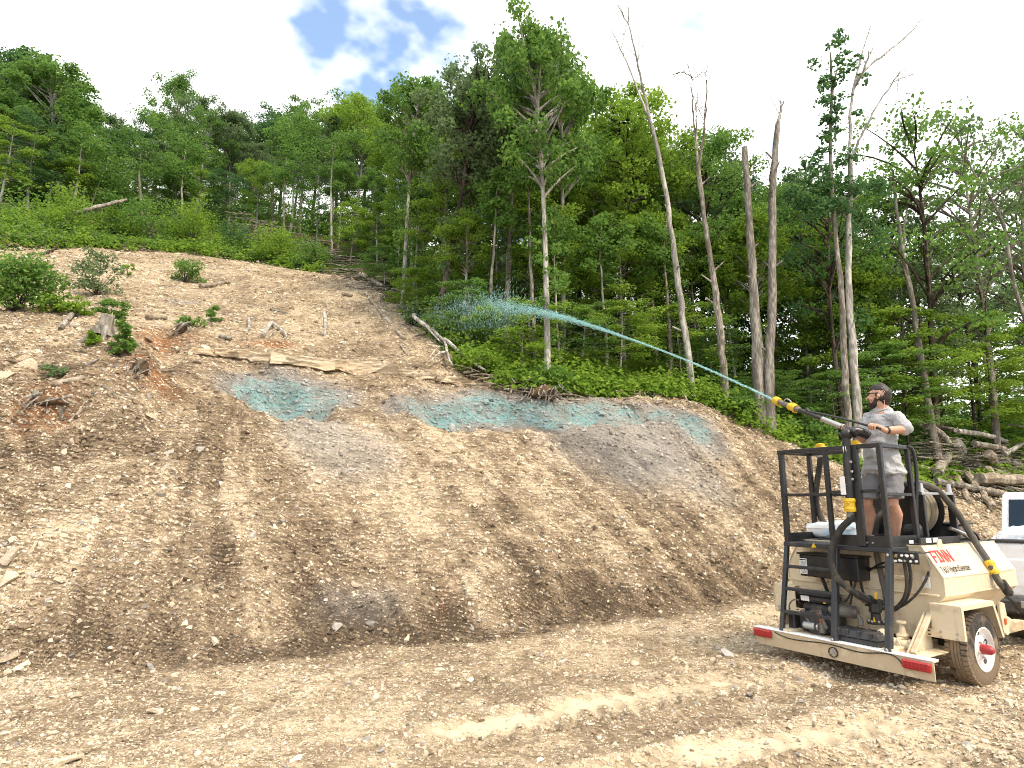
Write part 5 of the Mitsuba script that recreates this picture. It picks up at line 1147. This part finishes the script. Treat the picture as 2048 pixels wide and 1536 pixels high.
# wheels and fenders on both sides
def wheel(bo, sgn, name='wheel'):
    c = np.array([.90, bo, .285]); ax = np.array([0, -sgn, 0.])          # ax points outward
    k = tp(name, lathe([(-.205, .20), (-.205, .24), (-.200, .30), (-.185, .335), (-.165, .346), (-.04, .346), (-.02, .335), (-.004, .30), (0, .25), (-.002, .205), (-.015, .198), (-.19, .198)], c, ax, 44, True), 'mat_tyre', None, 35, 'muddy black trailer tyre on a white rim')
    m = []
    for q in range(44):                                                     # shoulder blocks
        th = q * 2 * np.pi / 44
        for w0, w1 in ((-.200, -.150), (-.055, -.005)):
            pts = []
            for x in (w0, w1):
                for dth in (-.050, .050):
                    for r in (.325, .353 if abs(x + .1025) < .07 else .338):
                        pts.append(c + ax * x + np.array([math.cos(th + dth), 0, math.sin(th + dth)]) * r)
            m.append(hull(pts))
    tp('tread', cat(*m, *[lathe([(x, .34), (x, .352), (x + .022, .352), (x + .022, .34)], c, ax, 44, True) for x in (-.142, -.112, -.085)]), 'mat_muddy', k)
    tp('rim', cat(lathe([(-.012, .197), (0.002, .205), (.004, .196), (-.012, .188), (-.045, .178), (-.050, .13), (-.03, .10), (-.025, .085), (-.03, .0)], c, ax, 36)), 'mat_rim', k, 35)
    for q in range(5):
        th = q * 2 * np.pi / 5 + .3; o = c + ax * -.044 + np.array([math.cos(th), 0, math.sin(th)]) * .150
        tp('rim_hole', lathe([(0, 0.), (0, .030), (.004, .030)], o, -ax, 10), 'mat_blacktext', k)
        o = c + ax * -.026 + np.array([math.cos(th + .6), 0, math.sin(th + .6)]) * .078
        tp('lug_nut', lathe([(0, .011), (.022, .011), (.024, 0.)], o, ax, 6), 'mat_steel', k)
    tp('hub_cap', lathe([(-.03, .048), (.02, .046), (.055, .040), (.075, .024), (.08, 0.)], c, ax, 16), 'mat_hubred', k, 35)
wheel(-.04, 1); wheel(1.94, -1)
for sg, lab in ((1, 'tan boxed fender over the right wheel'), (-1, 'tan boxed fender over the left wheel')):
    Y = lambda b: b if sg > 0 else 1.9 - b
    fd = tp('fender', cat(box((.492, Y(-.055), .40), (.50, Y(.22), .715), .003), hull([(.492, Y(-.055), .707), (.492, Y(.22), .707), (1.16, Y(-.055), .707), (1.16, Y(.22), .707), (.50, Y(-.055), .717), (.50, Y(.22), .717), (1.15, Y(-.055), .717), (1.15, Y(.22), .717)]),
        hull([(1.15, Y(-.055), .712), (1.158, Y(-.055), .717), (1.15, Y(.22), .712), (1.158, Y(.22), .717), (1.29, Y(-.055), .36), (1.298, Y(-.055), .36), (1.29, Y(.22), .36), (1.298, Y(.22), .36)]),
        box((.49, Y(-.062), .40), (.53, Y(-.056), .71), .002), box((.53, Y(-.062), .672), (1.15, Y(-.056), .716), .002), hull([(1.12, Y(-.062), .716), (1.155, Y(-.062), .716), (1.26, Y(-.062), .36), (1.297, Y(-.062), .36), (1.12, Y(-.056), .716), (1.155, Y(-.056), .716), (1.26, Y(-.056), .36), (1.297, Y(-.056), .36)])), 'mat_tan', None, label=lab)
    tp('bracket', box((.484, Y(-.03), .40), (.491, Y(.36), .475), .002), 'mat_tan', fd)
    for b in (-.005, .14): 
        for z in (.415, .46): tp('bolt', lathe([(0, 0.), (0, .011), (.010, .011)], (.474, Y(b), z), (1, 0, 0), 8), 'mat_steel', fd)
    for b in (.23, .31):
        for z in (.42, .455): tp('slot', box((.4825, Y(b), z - .007), (.4845, Y(b + .025), z + .007), .001), 'mat_blacktext', fd)
    tp('front_leg', hull([(1.66, Y(.10), .66), (1.80, Y(.10), .62), (1.66, Y(.12), .66), (1.80, Y(.12), .62), (1.78, Y(.10), .30), (1.84, Y(.10), .32), (1.78, Y(.12), .30), (1.84, Y(.12), .32), (1.70, Y(.10), .34), (1.70, Y(.12), .34)]), 'mat_tan')
    tp('side_marker', box((1.735, Y(.088), .41), (1.775, Y(.099), .475), .004), 'mat_amber')
tp('axle', tube([(.90, .15, .285), (.90, 1.75, .285)], .035, 10), 'mat_black')
tp('spring', cat(*[tube(PH([(.5, b, .25), (.9, b, .19), (1.3, b, .25)], 10), .022, 6) for b in (.41, 1.49)]), 'mat_black')
tp('tongue', cat(bar((2.7, .41, .26), (3.5, .93, .30), .09), bar((2.7, 1.49, .26), (3.5, .97, .30), .09), box((3.42, .88, .27), (3.66, 1.02, .37), .03), hull([(2.1, .30, .47), (2.1, .31, .47), (2.1, .30, .32), (2.1, .31, .32), (2.62, .30, .29), (2.62, .31, .29), (2.62, .30, .27), (2.62, .31, .27)])), 'mat_tan')
tp('jack', cat(tube([(3.1, .78, .05), (3.1, .78, .72)], .03, 10), lathe([(0, 0.), (0, .09), (.015, .09), (.015, 0.)], (3.1, .78, .0), (0, 0, 1), 14), tube(PH([(2.25, .36, .60), (2.35, .28, .62), (2.45, .24, .50), (2.6, .3, .46)], 12), .02, 6)), 'mat_black')
# a sack of mulch lying on the left of the tank top
sm = trimesh.creation.icosphere(4); v = np.array(sm.vertices); v = np.sign(v) * np.abs(v) ** .6 * np.array([.26, .36, .10]); v += (meshkit.fbm(v * 9, 3, seed=5)[:, None] - .5) * .05
SK = thing('mulch_sack', 'white and pale blue plastic sack lying on the trailer tank behind the platform', 'sack')
mat('sack', mikit.proc(lambda p, n, uv: mix((.75, .78, .80), (.50, .66, .78), smoothstep(.5, .6, noise(p.x * 5, p.y * 5, p.z * 9)))), .35)
obj('bag', (L2W(v + [1.0, 1.36, 1.36]), sm.faces), 'mat_sack', SK, True)
obj('seam', (lambda m: (L2W(m[0]), m[1]))(box((.74, 1.08, 1.37), (.76, 1.64, 1.39), .004)), 'mat_white', SK)
# ---------------------------------------------------------------- the worker on the platform
MC = L2W(np.array([.60, .74, 1.23])); D0 = np.hypot(MC[0], MC[1]); VD = MC[:2] / D0
def J(px, py, dd=0.):
    """photo point at the worker's distance plus dd metres"""
    d = ray(px, py); return np.array([0, 0, CAM_H]) + d * (D0 + dd) / (d[:2] @ VD)
fx_, lx_ = np.array([*(-.75 * TA[:2] + .66 * TB[:2]), 0]), np.array([*(-.66 * TA[:2] - .75 * TB[:2]), 0])   # the way his chest faces, and his left
UPV = np.array([0, 0, 1.])
hip_c = J(1766, 925, 0.); hip_l, hip_r = J(1782, 932, -.05), J(1748, 932, .05)
sh_l, sh_r = J(1792, 832, -.09), J(1738, 834, .12)
el_l = J(1812, 859, -.16); wr_l = J(1770, 861, -.30); hd_l = J(1752, 855.5, -.28)
el_r = J(1724, 872, .10); wr_r = J(1709, 866, -.12)
gp = L2W(g0 + gd * .02); hd_r = J(1699, 863, -.20)
neck, head = J(1764, 818, .01), J(1757, 794, .0)
kn_l, kn_r = J(1788, 1002, -.12), J(1737, 1003, -.03)
an_l, an_r = J(1789, 1062, .06), J(1732, 1060, .08)
SOLE = 1.236
an_l[2], an_r[2] = SOLE + .085, SOLE + .085
def solid(bones, ref=.02, it=8, seg=12):
    """one smooth surface round a chain of tapering bones"""
    ms = []
    for p, r, q, r2 in bones:
        pts = []
        for c, rad in ((p, r), (q, r2)):
            s = trimesh.creation.icosphere(2 if max(np.max(r), np.max(r2)) > .03 else 1); rad = np.asarray(rad, float)
            pts.append(np.asarray(s.vertices) * (rad if rad.ndim else float(rad)) + c)
        ms.append(m3.Manifold.hull_points(np.vstack(pts)))
    m = m3.Manifold.batch_boolean(ms, m3.OpType.Add).refine_to_length(ref)
    v, f = mf(m); t = trimesh.Trimesh(v, f, process=True)
    trimesh.smoothing.filter_taubin(t, lamb=.5, nu=.52, iterations=it)
    return np.array(t.vertices), np.array(t.faces)
def ori(v, c, fwd, left, up=UPV): return c + v[..., :1] * fwd + v[..., 1:2] * left + v[..., 2:] * up

# head frame: looks to the left of the photo and slightly away
hf = np.array([*(-.93 * np.array([VD[1], -VD[0]]) + .22 * VD), .10]); hf /= np.linalg.norm(hf); hl = np.cross(UPV, hf); hl /= np.linalg.norm(hl); hu = np.cross(hf, hl)
def H(*p): return head + hf * p[0] + hl * p[1] + hu * p[2]
hb = [(H(-.015, 0, .035), np.array([.092] * 3), H(-.03, 0, .03), np.array([.092] * 3)), (H(.02, 0, .02), .078, H(.03, 0, -.055), .060), (H(.045, 0, -.085), .036, H(.0, .035, -.075), .032), (H(.045, 0, -.085), .036, H(.0, -.035, -.075), .032),
      (H(.088, 0, .020), .012, H(.112, 0, -.022), .014), (H(.075, .02, .038), .022, H(.075, -.02, .038), .022), (H(.082, .016, -.058), .011, H(.082, -.016, -.058), .011), (H(.080, .014, -.070), .012, H(.080, -.014, -.070), .012),
      (H(.072, .032, -.012), .024, H(.05, .05, -.03), .026), (H(.072, -.032, -.012), .024, H(.05, -.05, -.03), .026),
      (H(-.012, .086, .018), .012, H(-.022, .090, .0), .016), (H(-.022, .090, .0), .016, H(-.008, .083, -.024), .010), (H(-.012, -.086, .018), .012, H(-.022, -.090, .0), .016), (H(-.022, -.090, .0), .016, H(-.008, -.083, -.024), .010)]
neckb = [(H(-.02, 0, -.05), .062, neck - UPV * .02 - fx_ * .01, .066), (neck - UPV * .02, .066, neck - UPV * .07, .085)]
torso = [(hip_c + UPV * .02, .12, hip_c + UPV * .20, .12), (hip_c + UPV * .2, .12, (sh_l + sh_r) / 2 - UPV * .14, .12), (sh_l - UPV * .03, .052, sh_r - UPV * .03, .052), (sh_l - UPV * .045, .05, neck - UPV * .06, .058), (sh_r - UPV * .045, .05, neck - UPV * .06, .058)]
arms = [(sh_l - UPV * .012, .050, el_l, .045), (el_l, .045, wr_l * .65 + el_l * .35, .043), (wr_l * .65 + el_l * .35, .043, wr_l, .029), (sh_r - UPV * .012, .050, el_r, .045), (el_r, .045, wr_r * .65 + el_r * .35, .042), (wr_r * .65 + el_r * .35, .042, wr_r, .029)]
def hand(wr, palm, axis, dirn, flip):
    """a fist closed round a bar: palm centre, bar axis (unit), direction the palm faces -> bones with five fingers"""
    axis = axis / np.linalg.norm(axis); dirn = dirn - axis * (dirn @ axis); dirn /= np.linalg.norm(dirn); oth = np.cross(axis, dirn) * flip
    bones = [(wr, .028, palm - dirn * .022 - axis * .02, np.array([.022] * 3)), (palm - dirn * .022 - axis * .028, .018, palm - dirn * .022 + axis * .032, .018), (wr, .026, palm - dirn * .018 + axis * .02, .018)]
    for k, (o, L) in enumerate(((-.036, .82), (-.013, .98), (.011, 1.), (.034, .92))):
        b = palm + axis * o
        k0 = b - dirn * .026 + oth * .012; k1 = b - dirn * .006 + oth * .034 * L; k2 = b + dirn * .022 + oth * .022 * L; k3 = b + dirn * .024 - oth * .006
        bones += [(k0, .0105, k1, .0095), (k1, .0095, k2, .0088), (k2, .0088, k3, .0075)]
    t0 = palm - dirn * .02 + axis * .036 - oth * .01; t1 = palm + dirn * .004 + axis * .050 - oth * .026; t2 = palm + dirn * .026 + axis * .030 - oth * .012
    return bones + [(t0, .013, t1, .011), (t1, .011, t2, .009)]
lev_dir = L2W(lv_a) - L2W(LEV_END); lev_dir /= np.linalg.norm(lev_dir)
gun_dir = L2W(g1) - L2W(g0); gun_dir /= np.linalg.norm(gun_dir)
PALM_L = L2W(LEV_END) + lev_dir * .03
PALM_R = L2W(g0) + gun_dir * .03 + np.array([0, 0, .0])
wr_r = PALM_R + lx_ * .0 + np.array([*(VD * .05), -.02]) - fx_ * .085; el_r = sh_r * .45 + wr_r * .55 + np.array([*(VD * .10), -.16])
arms[3:] = [(sh_r - UPV * .012, .050, el_r, .045), (el_r, .045, wr_r * .65 + el_r * .35, .042), (wr_r * .65 + el_r * .35, .042, wr_r, .029)]
hands = hand(wr_l, PALM_L, lev_dir, np.array([*(-VD * .2), -1.]), 1) + hand(wr_r, PALM_R, gun_dir, np.array([*(-VD), -.3]), -1)
legs = []
for h_, k_, a_ in ((hip_l, kn_l, an_l), (hip_r, kn_r, an_r)):
    k2 = k_ + fx_ * .02
    legs += [(h_, .088, k2 + UPV * .06, .066), (k2 + UPV * .06, .066, k2 - UPV * .03, .058), (k2 - UPV * .03, .056, k_ * .62 + a_ * .38 - fx_ * .018, .062), (k_ * .62 + a_ * .38 - fx_ * .018, .062, a_, .042)]
MAN = thing('person', 'bearded man in grey t-shirt and grey shorts aiming the spray gun from the trailer platform', 'person')
scene['mat_skin'] = two({'type': 'principled', 'base_color': mikit.proc(lambda p, n, uv: mix((.40, .215, .145), (.56, .34, .245), fbm(p.x * 14, p.y * 14, p.z * 14, octaves=3))), 'roughness': .5, 'specular': .35})
v, f = solid(hb + neckb + torso + arms + legs, .016, 6)
obj('body', (v, f), 'mat_skin', MAN, True)
v, f = solid(hands, .0045, 3); obj('hands', (v, f), 'mat_skin', MAN, True)
def cloth(base, wrinkle, seed, **k):
    v, f = base; n = trimesh.Trimesh(v, f, process=False).vertex_normals
    return v + n * (-np.abs(meshkit.fbm(v @ np.array([[6, 2, 3], [-2, 6, 3], [3, -4, 13.]]), 3, seed=seed) - .5) * wrinkle * 2 + .014)[:, None], f
sle_l = sh_l * .16 + el_l * .84; sle_r = sh_r * .2 + el_r * .8
shirt = solid([(hip_l * .75 + hip_c * .25 - UPV * .085, np.array([.152, .152, .03]), hip_r * .75 + hip_c * .25 - UPV * .085, np.array([.152, .152, .03])), (hip_l * .7 + hip_c * .3 - UPV * .08, np.array([.150, .150, .05]), hip_c + UPV * .12, .15), (hip_r * .7 + hip_c * .3 - UPV * .08, np.array([.150, .150, .05]), hip_c + UPV * .12, .15), (hip_c - UPV * .085, np.array([.165, .165, .03]), hip_c + UPV * .20, np.array([.150, .150, .06])), (hip_c + UPV * .20, .142, (sh_l + sh_r) / 2 - UPV * .12, .142), (sh_l - UPV * .02, .062, sh_r - UPV * .02, .062), ((sh_l + sh_r) / 2 - UPV * .14, .140, hip_c + UPV * .1 + fx_ * .035, .142),
              (sh_l - UPV * .035, .062, neck - UPV * .032, .076), (sh_r - UPV * .035, .062, neck - UPV * .032, .076), (neck - UPV * .035, .074, (sh_l + sh_r) / 2 - UPV * .14 + fx_ * .02, .13), (sh_l - UPV * .012, .066, sle_l, .064), (sle_l, .064, sle_l + (el_l - sh_l) * .06, .067), (sh_r - UPV * .012, .066, sle_r, .062)], .022, 6)
scene['mat_shirt'] = two({'type': 'principled', 'base_color': mikit.proc(lambda p, n, uv: mix((.31, .32, .33), (.41, .42, .43), fbm(p.x * 30, p.y * 30, p.z * 30, octaves=3))), 'roughness': .85, 'sheen': .3})
scene['mat_shorts'] = two({'type': 'principled', 'base_color': mikit.proc(lambda p, n, uv: mix((.13, .13, .14), (.20, .20, .21), fbm(p.x * 26, p.y * 26, p.z * 26, octaves=3))), 'roughness': .8, 'sheen': .2})
obj('shirt', cloth(shirt, .052, 11), 'mat_shirt', MAN, True)
t1 = np.linspace(0, 2 * np.pi, 20)
obj('collar', tube(np.array([neck - UPV * .012 + .074 * (math.cos(a) * fx_ + math.sin(a) * lx_) - UPV * .022 * math.cos(a) for a in t1]), .010, 7, False), 'mat_shirt', MAN, True)
sb = []
for h_, k_ in ((hip_l, kn_l), (hip_r, kn_r)):
    hem = h_ * .20 + (k_ + fx_ * .02) * .80 + UPV * .0
    sb += [(h_ + UPV * .05, np.array([.085, .085, .05]), h_ - UPV * .12, .108), (h_ - UPV * .10, .108, hem, np.array([.096, .096, .03])), (hem, np.array([.096, .096, .02]), hem - UPV * .035, np.array([.104, .104, .012]))]
sb += [(hip_l - UPV * .02, .09, hip_r - UPV * .02, .09)]
obj('shorts', cloth(solid(sb, .022, 5), .030, 17), 'mat_shorts', MAN, True)
scene['mat_hair'] = principled(mikit.proc(lambda p, n, uv: mix((.010, .008, .007), (.035, .026, .02), noise(p.x * 160, p.y * 160, p.z * 60))), .55)
v, f = solid([(H(-.02, 0, .062), .088, H(-.045, 0, .035), .086), (H(.03, 0, .082), .056, H(-.02, 0, .085), .072), (H(-.05, .0, .0), .080, H(-.055, 0, -.035), .066), (H(-.005, .062, .03), .032, H(-.03, .06, -.01), .034), (H(-.005, -.062, .03), .032, H(-.03, -.06, -.01), .034), (H(.055, .02, .085), .030, H(.055, -.02, .085), .030)], .012, 4)
v = v + (meshkit.fbm(v * 60, 2, seed=6)[:, None] - .5) * .010; obj('hair', (v, f), 'mat_hair', MAN, True)
v, f = solid([(H(.058, .0, -.098), .037, H(.02, .048, -.075), .030), (H(.058, 0, -.098), .037, H(.02, -.048, -.075), .030), (H(.02, .050, -.072), .026, H(.006, .070, -.02), .015), (H(.02, -.050, -.072), .026, H(.006, -.070, -.02), .015), (H(.070, 0, -.095), .032, H(.075, 0, -.112), .024), (H(.084, .02, -.046), .009, H(.088, 0, -.043), .010), (H(.084, -.02, -.046), .009, H(.088, 0, -.043), .010), (H(.084, .022, -.046), .009, H(.07, .034, -.08), .014), (H(.084, -.022, -.046), .009, H(.07, -.034, -.08), .014)], .010, 3)
v = v + (meshkit.fbm(v * 80, 2, seed=7)[:, None] - .5) * .008; obj('beard', (v, f), 'mat_hair', MAN, True)
gl = obj('sunglasses', cat(solid([(H(.094, .032, .030), np.array([.012, .016, .017]), H(.090, .036, .030), np.array([.012, .016, .017]))], .008, 1), solid([(H(.094, -.032, .030), np.array([.012, .016, .017]), H(.090, -.036, .030), np.array([.012, .016, .017]))], .008, 1), tube([H(.088, .05, .034), H(.04, .080, .034), H(-.02, .092, .028)], .005, 6), tube([H(.088, -.05, .034), H(.04, -.080, .034), H(-.02, -.092, .028)], .005, 6), tube([H(.1, .02, .034), H(.104, 0, .034), H(.1, -.02, .034)], .004, 6)), 'mat_glasses', MAN, True)
mat('glasses', (.012, .012, .014), .15)
wd = wr_l - el_l; wd /= np.linalg.norm(wd); wq = wr_l - wd * .03
wt = obj('watch', lathe([(-.014, .031), (-.012, .036), (.012, .036), (.014, .031)], wq, wd, 18, True), 'mat_rubber', MAN, 40)
vv = np.cross(wd, [VD[0], VD[1], 0]); 
obj('dial', lathe([(-.006, .018), (.006, .018), (.008, .0)], wq + UPV * .036, UPV, 14), 'mat_plastic', wt, 40)
scene['mat_shoe'] = principled(mikit.proc(lambda p, n, uv: mix((.16, .145, .12), (.30, .28, .24), noise(p.x * 40, p.y * 40, p.z * 40))), .8)
scene['mat_sock'] = principled((.10, .10, .10), .9)
for a_, yaw in ((an_l, .0), (an_r, .25)):
    fw = fx_ * math.cos(yaw) + lx_ * -math.sin(yaw); q = np.array([a_[0], a_[1], SOLE])
    sh = solid([(q - fw * .05 + UPV * .05, .046, q + fw * .02 + UPV * .06, .048), (q - fw * .05 + UPV * .035, np.array([.045, .045, .034]), q + fw * .15 + UPV * .032, np.array([.046, .046, .030])), (q + UPV * .06, .05, a_ + UPV * .03, .050), (q + fw * .08 + UPV * .045, .042, q + fw * .17 + UPV * .03, .034)], .014, 3)
    sh[0][:, 2] = np.maximum(sh[0][:, 2], SOLE + .002)
    k = obj('shoe', sh, 'mat_shoe', MAN, True)
    so = cat(hull([q + fw * x + np.cross(UPV, fw) * y + UPV * z for x, y in ((-.092, .02), (-.092, -.02), (-.06, .046), (-.06, -.046), (.10, .05), (.10, -.05), (.18, .036), (.18, -.036), (.205, .0)) for z in (.001, .024)]))
    obj('sole', so, 'mat_plastic', k)
    obj('sock', tube([a_ + UPV * .02, a_ + UPV * .075], [.052, .049], 14), 'mat_sock', MAN, True)

# ---------------------------------------------------------------- the pickup truck beyond the trailer
KO = np.array([6.09, 8.23, -.12]); ky = math.atan2(.75, .655)
KF, KR = np.array([math.cos(ky), math.sin(ky), 0]), np.array([math.sin(ky), -math.cos(ky), 0])
def KW(v): v = np.asarray(v, float); return KO + v[..., :1] * KF + v[..., 1:2] * KR + v[..., 2:] * UPV
TK = thing('pickup_truck', 'white pickup truck with plastic-wrapped load, cut off by the right border', 'pickup truck')
def kp(name, m, bsdf, parent=None, smooth=False): return obj(name, (KW(m[0]), m[1]), bsdf, parent or TK, smooth)
mat('carpaint', mikit.proc(paint_fn((.82, .83, .84), (.45, .38, .3), .35, .7)), .22, clearcoat=.8)
mat('glass', (.012, .015, .018), .06, specular=.6)
mat('sheet', mikit.proc(lambda p, n, uv: mix((.62, .68, .74), (.84, .86, .88), fbm(p.x * 6, p.y * 6, p.z * 12, octaves=3))), .3)
kp('bed', cat(box((.04, .0, .55), (1.75, .06, 1.34), .03), box((.04, 1.84, .55), (1.75, 1.9, 1.34), .03), box((.04, .06, .62), (1.75, 1.84, .68)), box((1.70, .06, .62), (1.75, 1.84, 1.34), .02)), 'mat_carpaint')
tg = kp('tailgate', cat(box((-.03, .02, .66), (.04, 1.88, 1.30), .025), box((-.04, .18, .78), (-.028, 1.72, 1.10), .01)), 'mat_carpaint')
kp('cap_strip', box((-.045, .0, 1.30), (.06, 1.9, 1.345), .015), 'mat_plastic', tg)
kp('tailgate_handle', box((-.052, .85, 1.13), (-.03, 1.05, 1.20), .01), 'mat_plastic', tg)
kp('bumper', cat(box((-.16, -.01, .46), (.02, 1.91, .64), .03)), 'mat_plastic')
kp('bumper_trim', box((-.172, .25, .54), (-.158, 1.65, .62), .01), 'mat_steel')
for b in (-.015, 1.775): kp('tail_light', box((-.02, b, .82), (.10, b + .13, 1.24), .02), 'mat_red')
cab = kp('cab', cat(hull([(1.78, .04, .55), (1.78, 1.86, .55), (1.78, .03, 1.30), (1.78, 1.87, 1.30), (1.86, .10, 1.90), (1.86, 1.80, 1.90), (2.0, .14, 1.95), (2.0, 1.70, 1.95), (3.3, .22, 1.93), (3.3, 1.68, 1.93), (4.0, .06, 1.28), (4.0, 1.84, 1.28), (4.0, .04, .5), (4.0, 1.86, .5)]), hull([(4.0, .05, .5), (4.0, 1.85, .5), (4.0, .06, 1.22), (4.0, 1.84, 1.22), (5.3, .10, 1.10), (5.3, 1.80, 1.10), (5.35, .12, .5), (5.35, 1.78, .5)])), 'mat_carpaint')
kp('rear_window', hull([(1.775, .12, 1.38), (1.775, 1.78, 1.38), (1.838, .17, 1.84), (1.838, 1.73, 1.84), (1.79, .12, 1.38), (1.79, 1.78, 1.38), (1.853, .17, 1.84), (1.853, 1.73, 1.84)]), 'mat_glass', cab)
kp('side_window', hull([(1.95, .030, 1.36), (3.5, .030, 1.36), (2.05, .165, 1.84), (3.2, .165, 1.84), (1.95, .05, 1.36), (3.5, .05, 1.36), (2.05, .19, 1.84), (3.2, .19, 1.84)]), 'mat_glass', cab)
for a in (.95, 4.4):
    for b, o in ((.02, -1.), (1.88, 1.)):
        w = kp('wheel', lathe([(-.12, .20), (-.12, .33), (-.10, .37), (.10, .37), (.12, .33), (.12, .20)], (a, b - o * .10, .37), (0, o, 0), 30, True), 'mat_tyre', None, 40)
        kp('rim', lathe([(.08, .0), (.08, .10), (.06, .14), (.11, .205), (.09, .21)], (a, b - o * .10, .37), (0, o, 0), 24), 'mat_steel', w)
kp('chassis', box((.1, .3, .38), (4.9, 1.6, .56), .02), 'mat_black')
LS = thing('wrapped_load', 'pale blue plastic-wrapped load in the bed of the pickup truck', 'load')
sm = trimesh.creation.icosphere(4)
for k, (c, s_) in enumerate((((.70, .55, 1.30), (.60, .48, .19)), ((.8, 1.35, 1.28), (.6, .45, .18)))):
    v = np.array(sm.vertices); v = np.sign(v) * np.abs(v) ** .7 * np.array(s_); v += np.array(sm.vertices) * (meshkit.fbm(v * 6 + k * 9, 4, seed=15)[:, None] - .5) * .15
    obj('bag', (KW(v + np.array(c)), sm.faces), 'mat_sheet', LS, True)

# ---------------------------------------------------------------- the jet of green hydroseed
T1 = hit(862, 655); T1 = T1 + np.array([0, 0, .15])
P0 = L2W(g1) + gun_dir * .01
JP = [(1548, 800, 0.), (1470, 763, .08), (1385, 725.5, .18), (1280, 685, .32), (1180, 651, .46), (1100, 628, .59), (1020, 612, .72), (950, 607, .84), (895, 622, .94), (862, 656, 1.)]
JPATH = spline([P0] + [at_depth(a, b, P0[1] + (T1[1] - P0[1]) * w) for a, b, w in JP[1:]], 400)
def jet_path(u):
    k = np.asarray(u) * 399; return np.stack([np.interp(k, np.arange(400), JPATH[:, i]) for i in range(3)], -1)
rj = np.random.default_rng(404)
def drops(c, d, r, L):
    """spindle drops stretched along their flight"""
    m = len(c); d = d / np.linalg.norm(d, axis=1, keepdims=True); a = np.cross(d, [0, 0, 1.]); a /= np.linalg.norm(a, axis=1, keepdims=True); b = np.cross(d, a)
    th = np.array([0, 2.1, 4.2])
    v = np.concatenate([(c + d * L[:, None])[:, None], c[:, None] + r[:, None, None] * (np.cos(th)[None, :, None] * a[:, None] + np.sin(th)[None, :, None] * b[:, None]), (c - d * L[:, None])[:, None]], 1).reshape(-1, 3)
    f = np.array([[0, 1, 2], [0, 2, 3], [0, 3, 1], [4, 2, 1], [4, 3, 2], [4, 1, 3]])
    return v, (f[None] + (np.arange(m) * 5)[:, None, None]).reshape(-1, 3)
n = 9000
u = np.r_[rj.uniform(0, .6, 2000), np.clip(rj.beta(2.2, 1.2, n), 0, 1)]
c = jet_path(u); dv = jet_path(np.minimum(u + .01, 1.01)) - jet_path(u - .01)
spread = .004 + .013 * u + .42 * np.clip(u - .25, 0, 1) ** 1.7
off = rj.normal(0, 1, (len(u), 3)) * spread[:, None]
off[:, 2] = off[:, 2] * .5 - np.abs(rj.normal(0, 1, len(u))) * np.clip(u - .5, 0, 1) ** 1.5 * 1.5 * (rj.random(len(u)) < .5)
c = c + off
m = 9000; um = rj.uniform(.70, 1.03, m); cm = jet_path(np.minimum(um, 1)) + rj.normal(0, 1, (m, 3)) * np.array([.40, .5, .18]); cm[:, 2] -= rj.uniform(0, 1, m) ** 1.2 * 1.35 * np.clip((um - .66) * 4, 0, 1)          # drops falling out of the end of the arc
c = np.vstack([c, cm]); u = np.r_[u, um]; dv = np.vstack([dv, np.tile([-.3, .2, -1.], (m, 1))])
ok = c[:, 2] > hz(c[:, 0], c[:, 1]); c, dv, u = c[ok], dv[ok], u[ok]
v, f = drops(c, dv + rj.normal(0, .03, dv.shape), np.interp(u, [0, .3, 1], [.0040, .0037, .0027]) * rj.uniform(.4, 1.5, len(u)), np.interp(u, [0, .4, 1], [.08, .045, .014]) * rj.uniform(.5, 1.5, len(u)))
core = tube(jet_path(np.linspace(0, .14, 30)), np.linspace(.009, .003, 30), 8)
mat('seedwater', (.30, .56, .52), .4)
mat('seeddrop', (.36, .61, .60), .5)
SJ = numbered('spray_jet'); tag(SJ, 'turquoise jet of liquid seed mulch arcing from the nozzle to the bank', 'spray', kind='stuff')
scene[SJ + '__core'] = mikit.ply(core, 'mat_seedwater', smooth=True)
scene[SJ + '__drops'] = mikit.ply((v, f), 'mat_seeddrop'); labels[SJ + '__drops'] = {'label': 'cloud of turquoise drops', 'kind': 'stuff'}
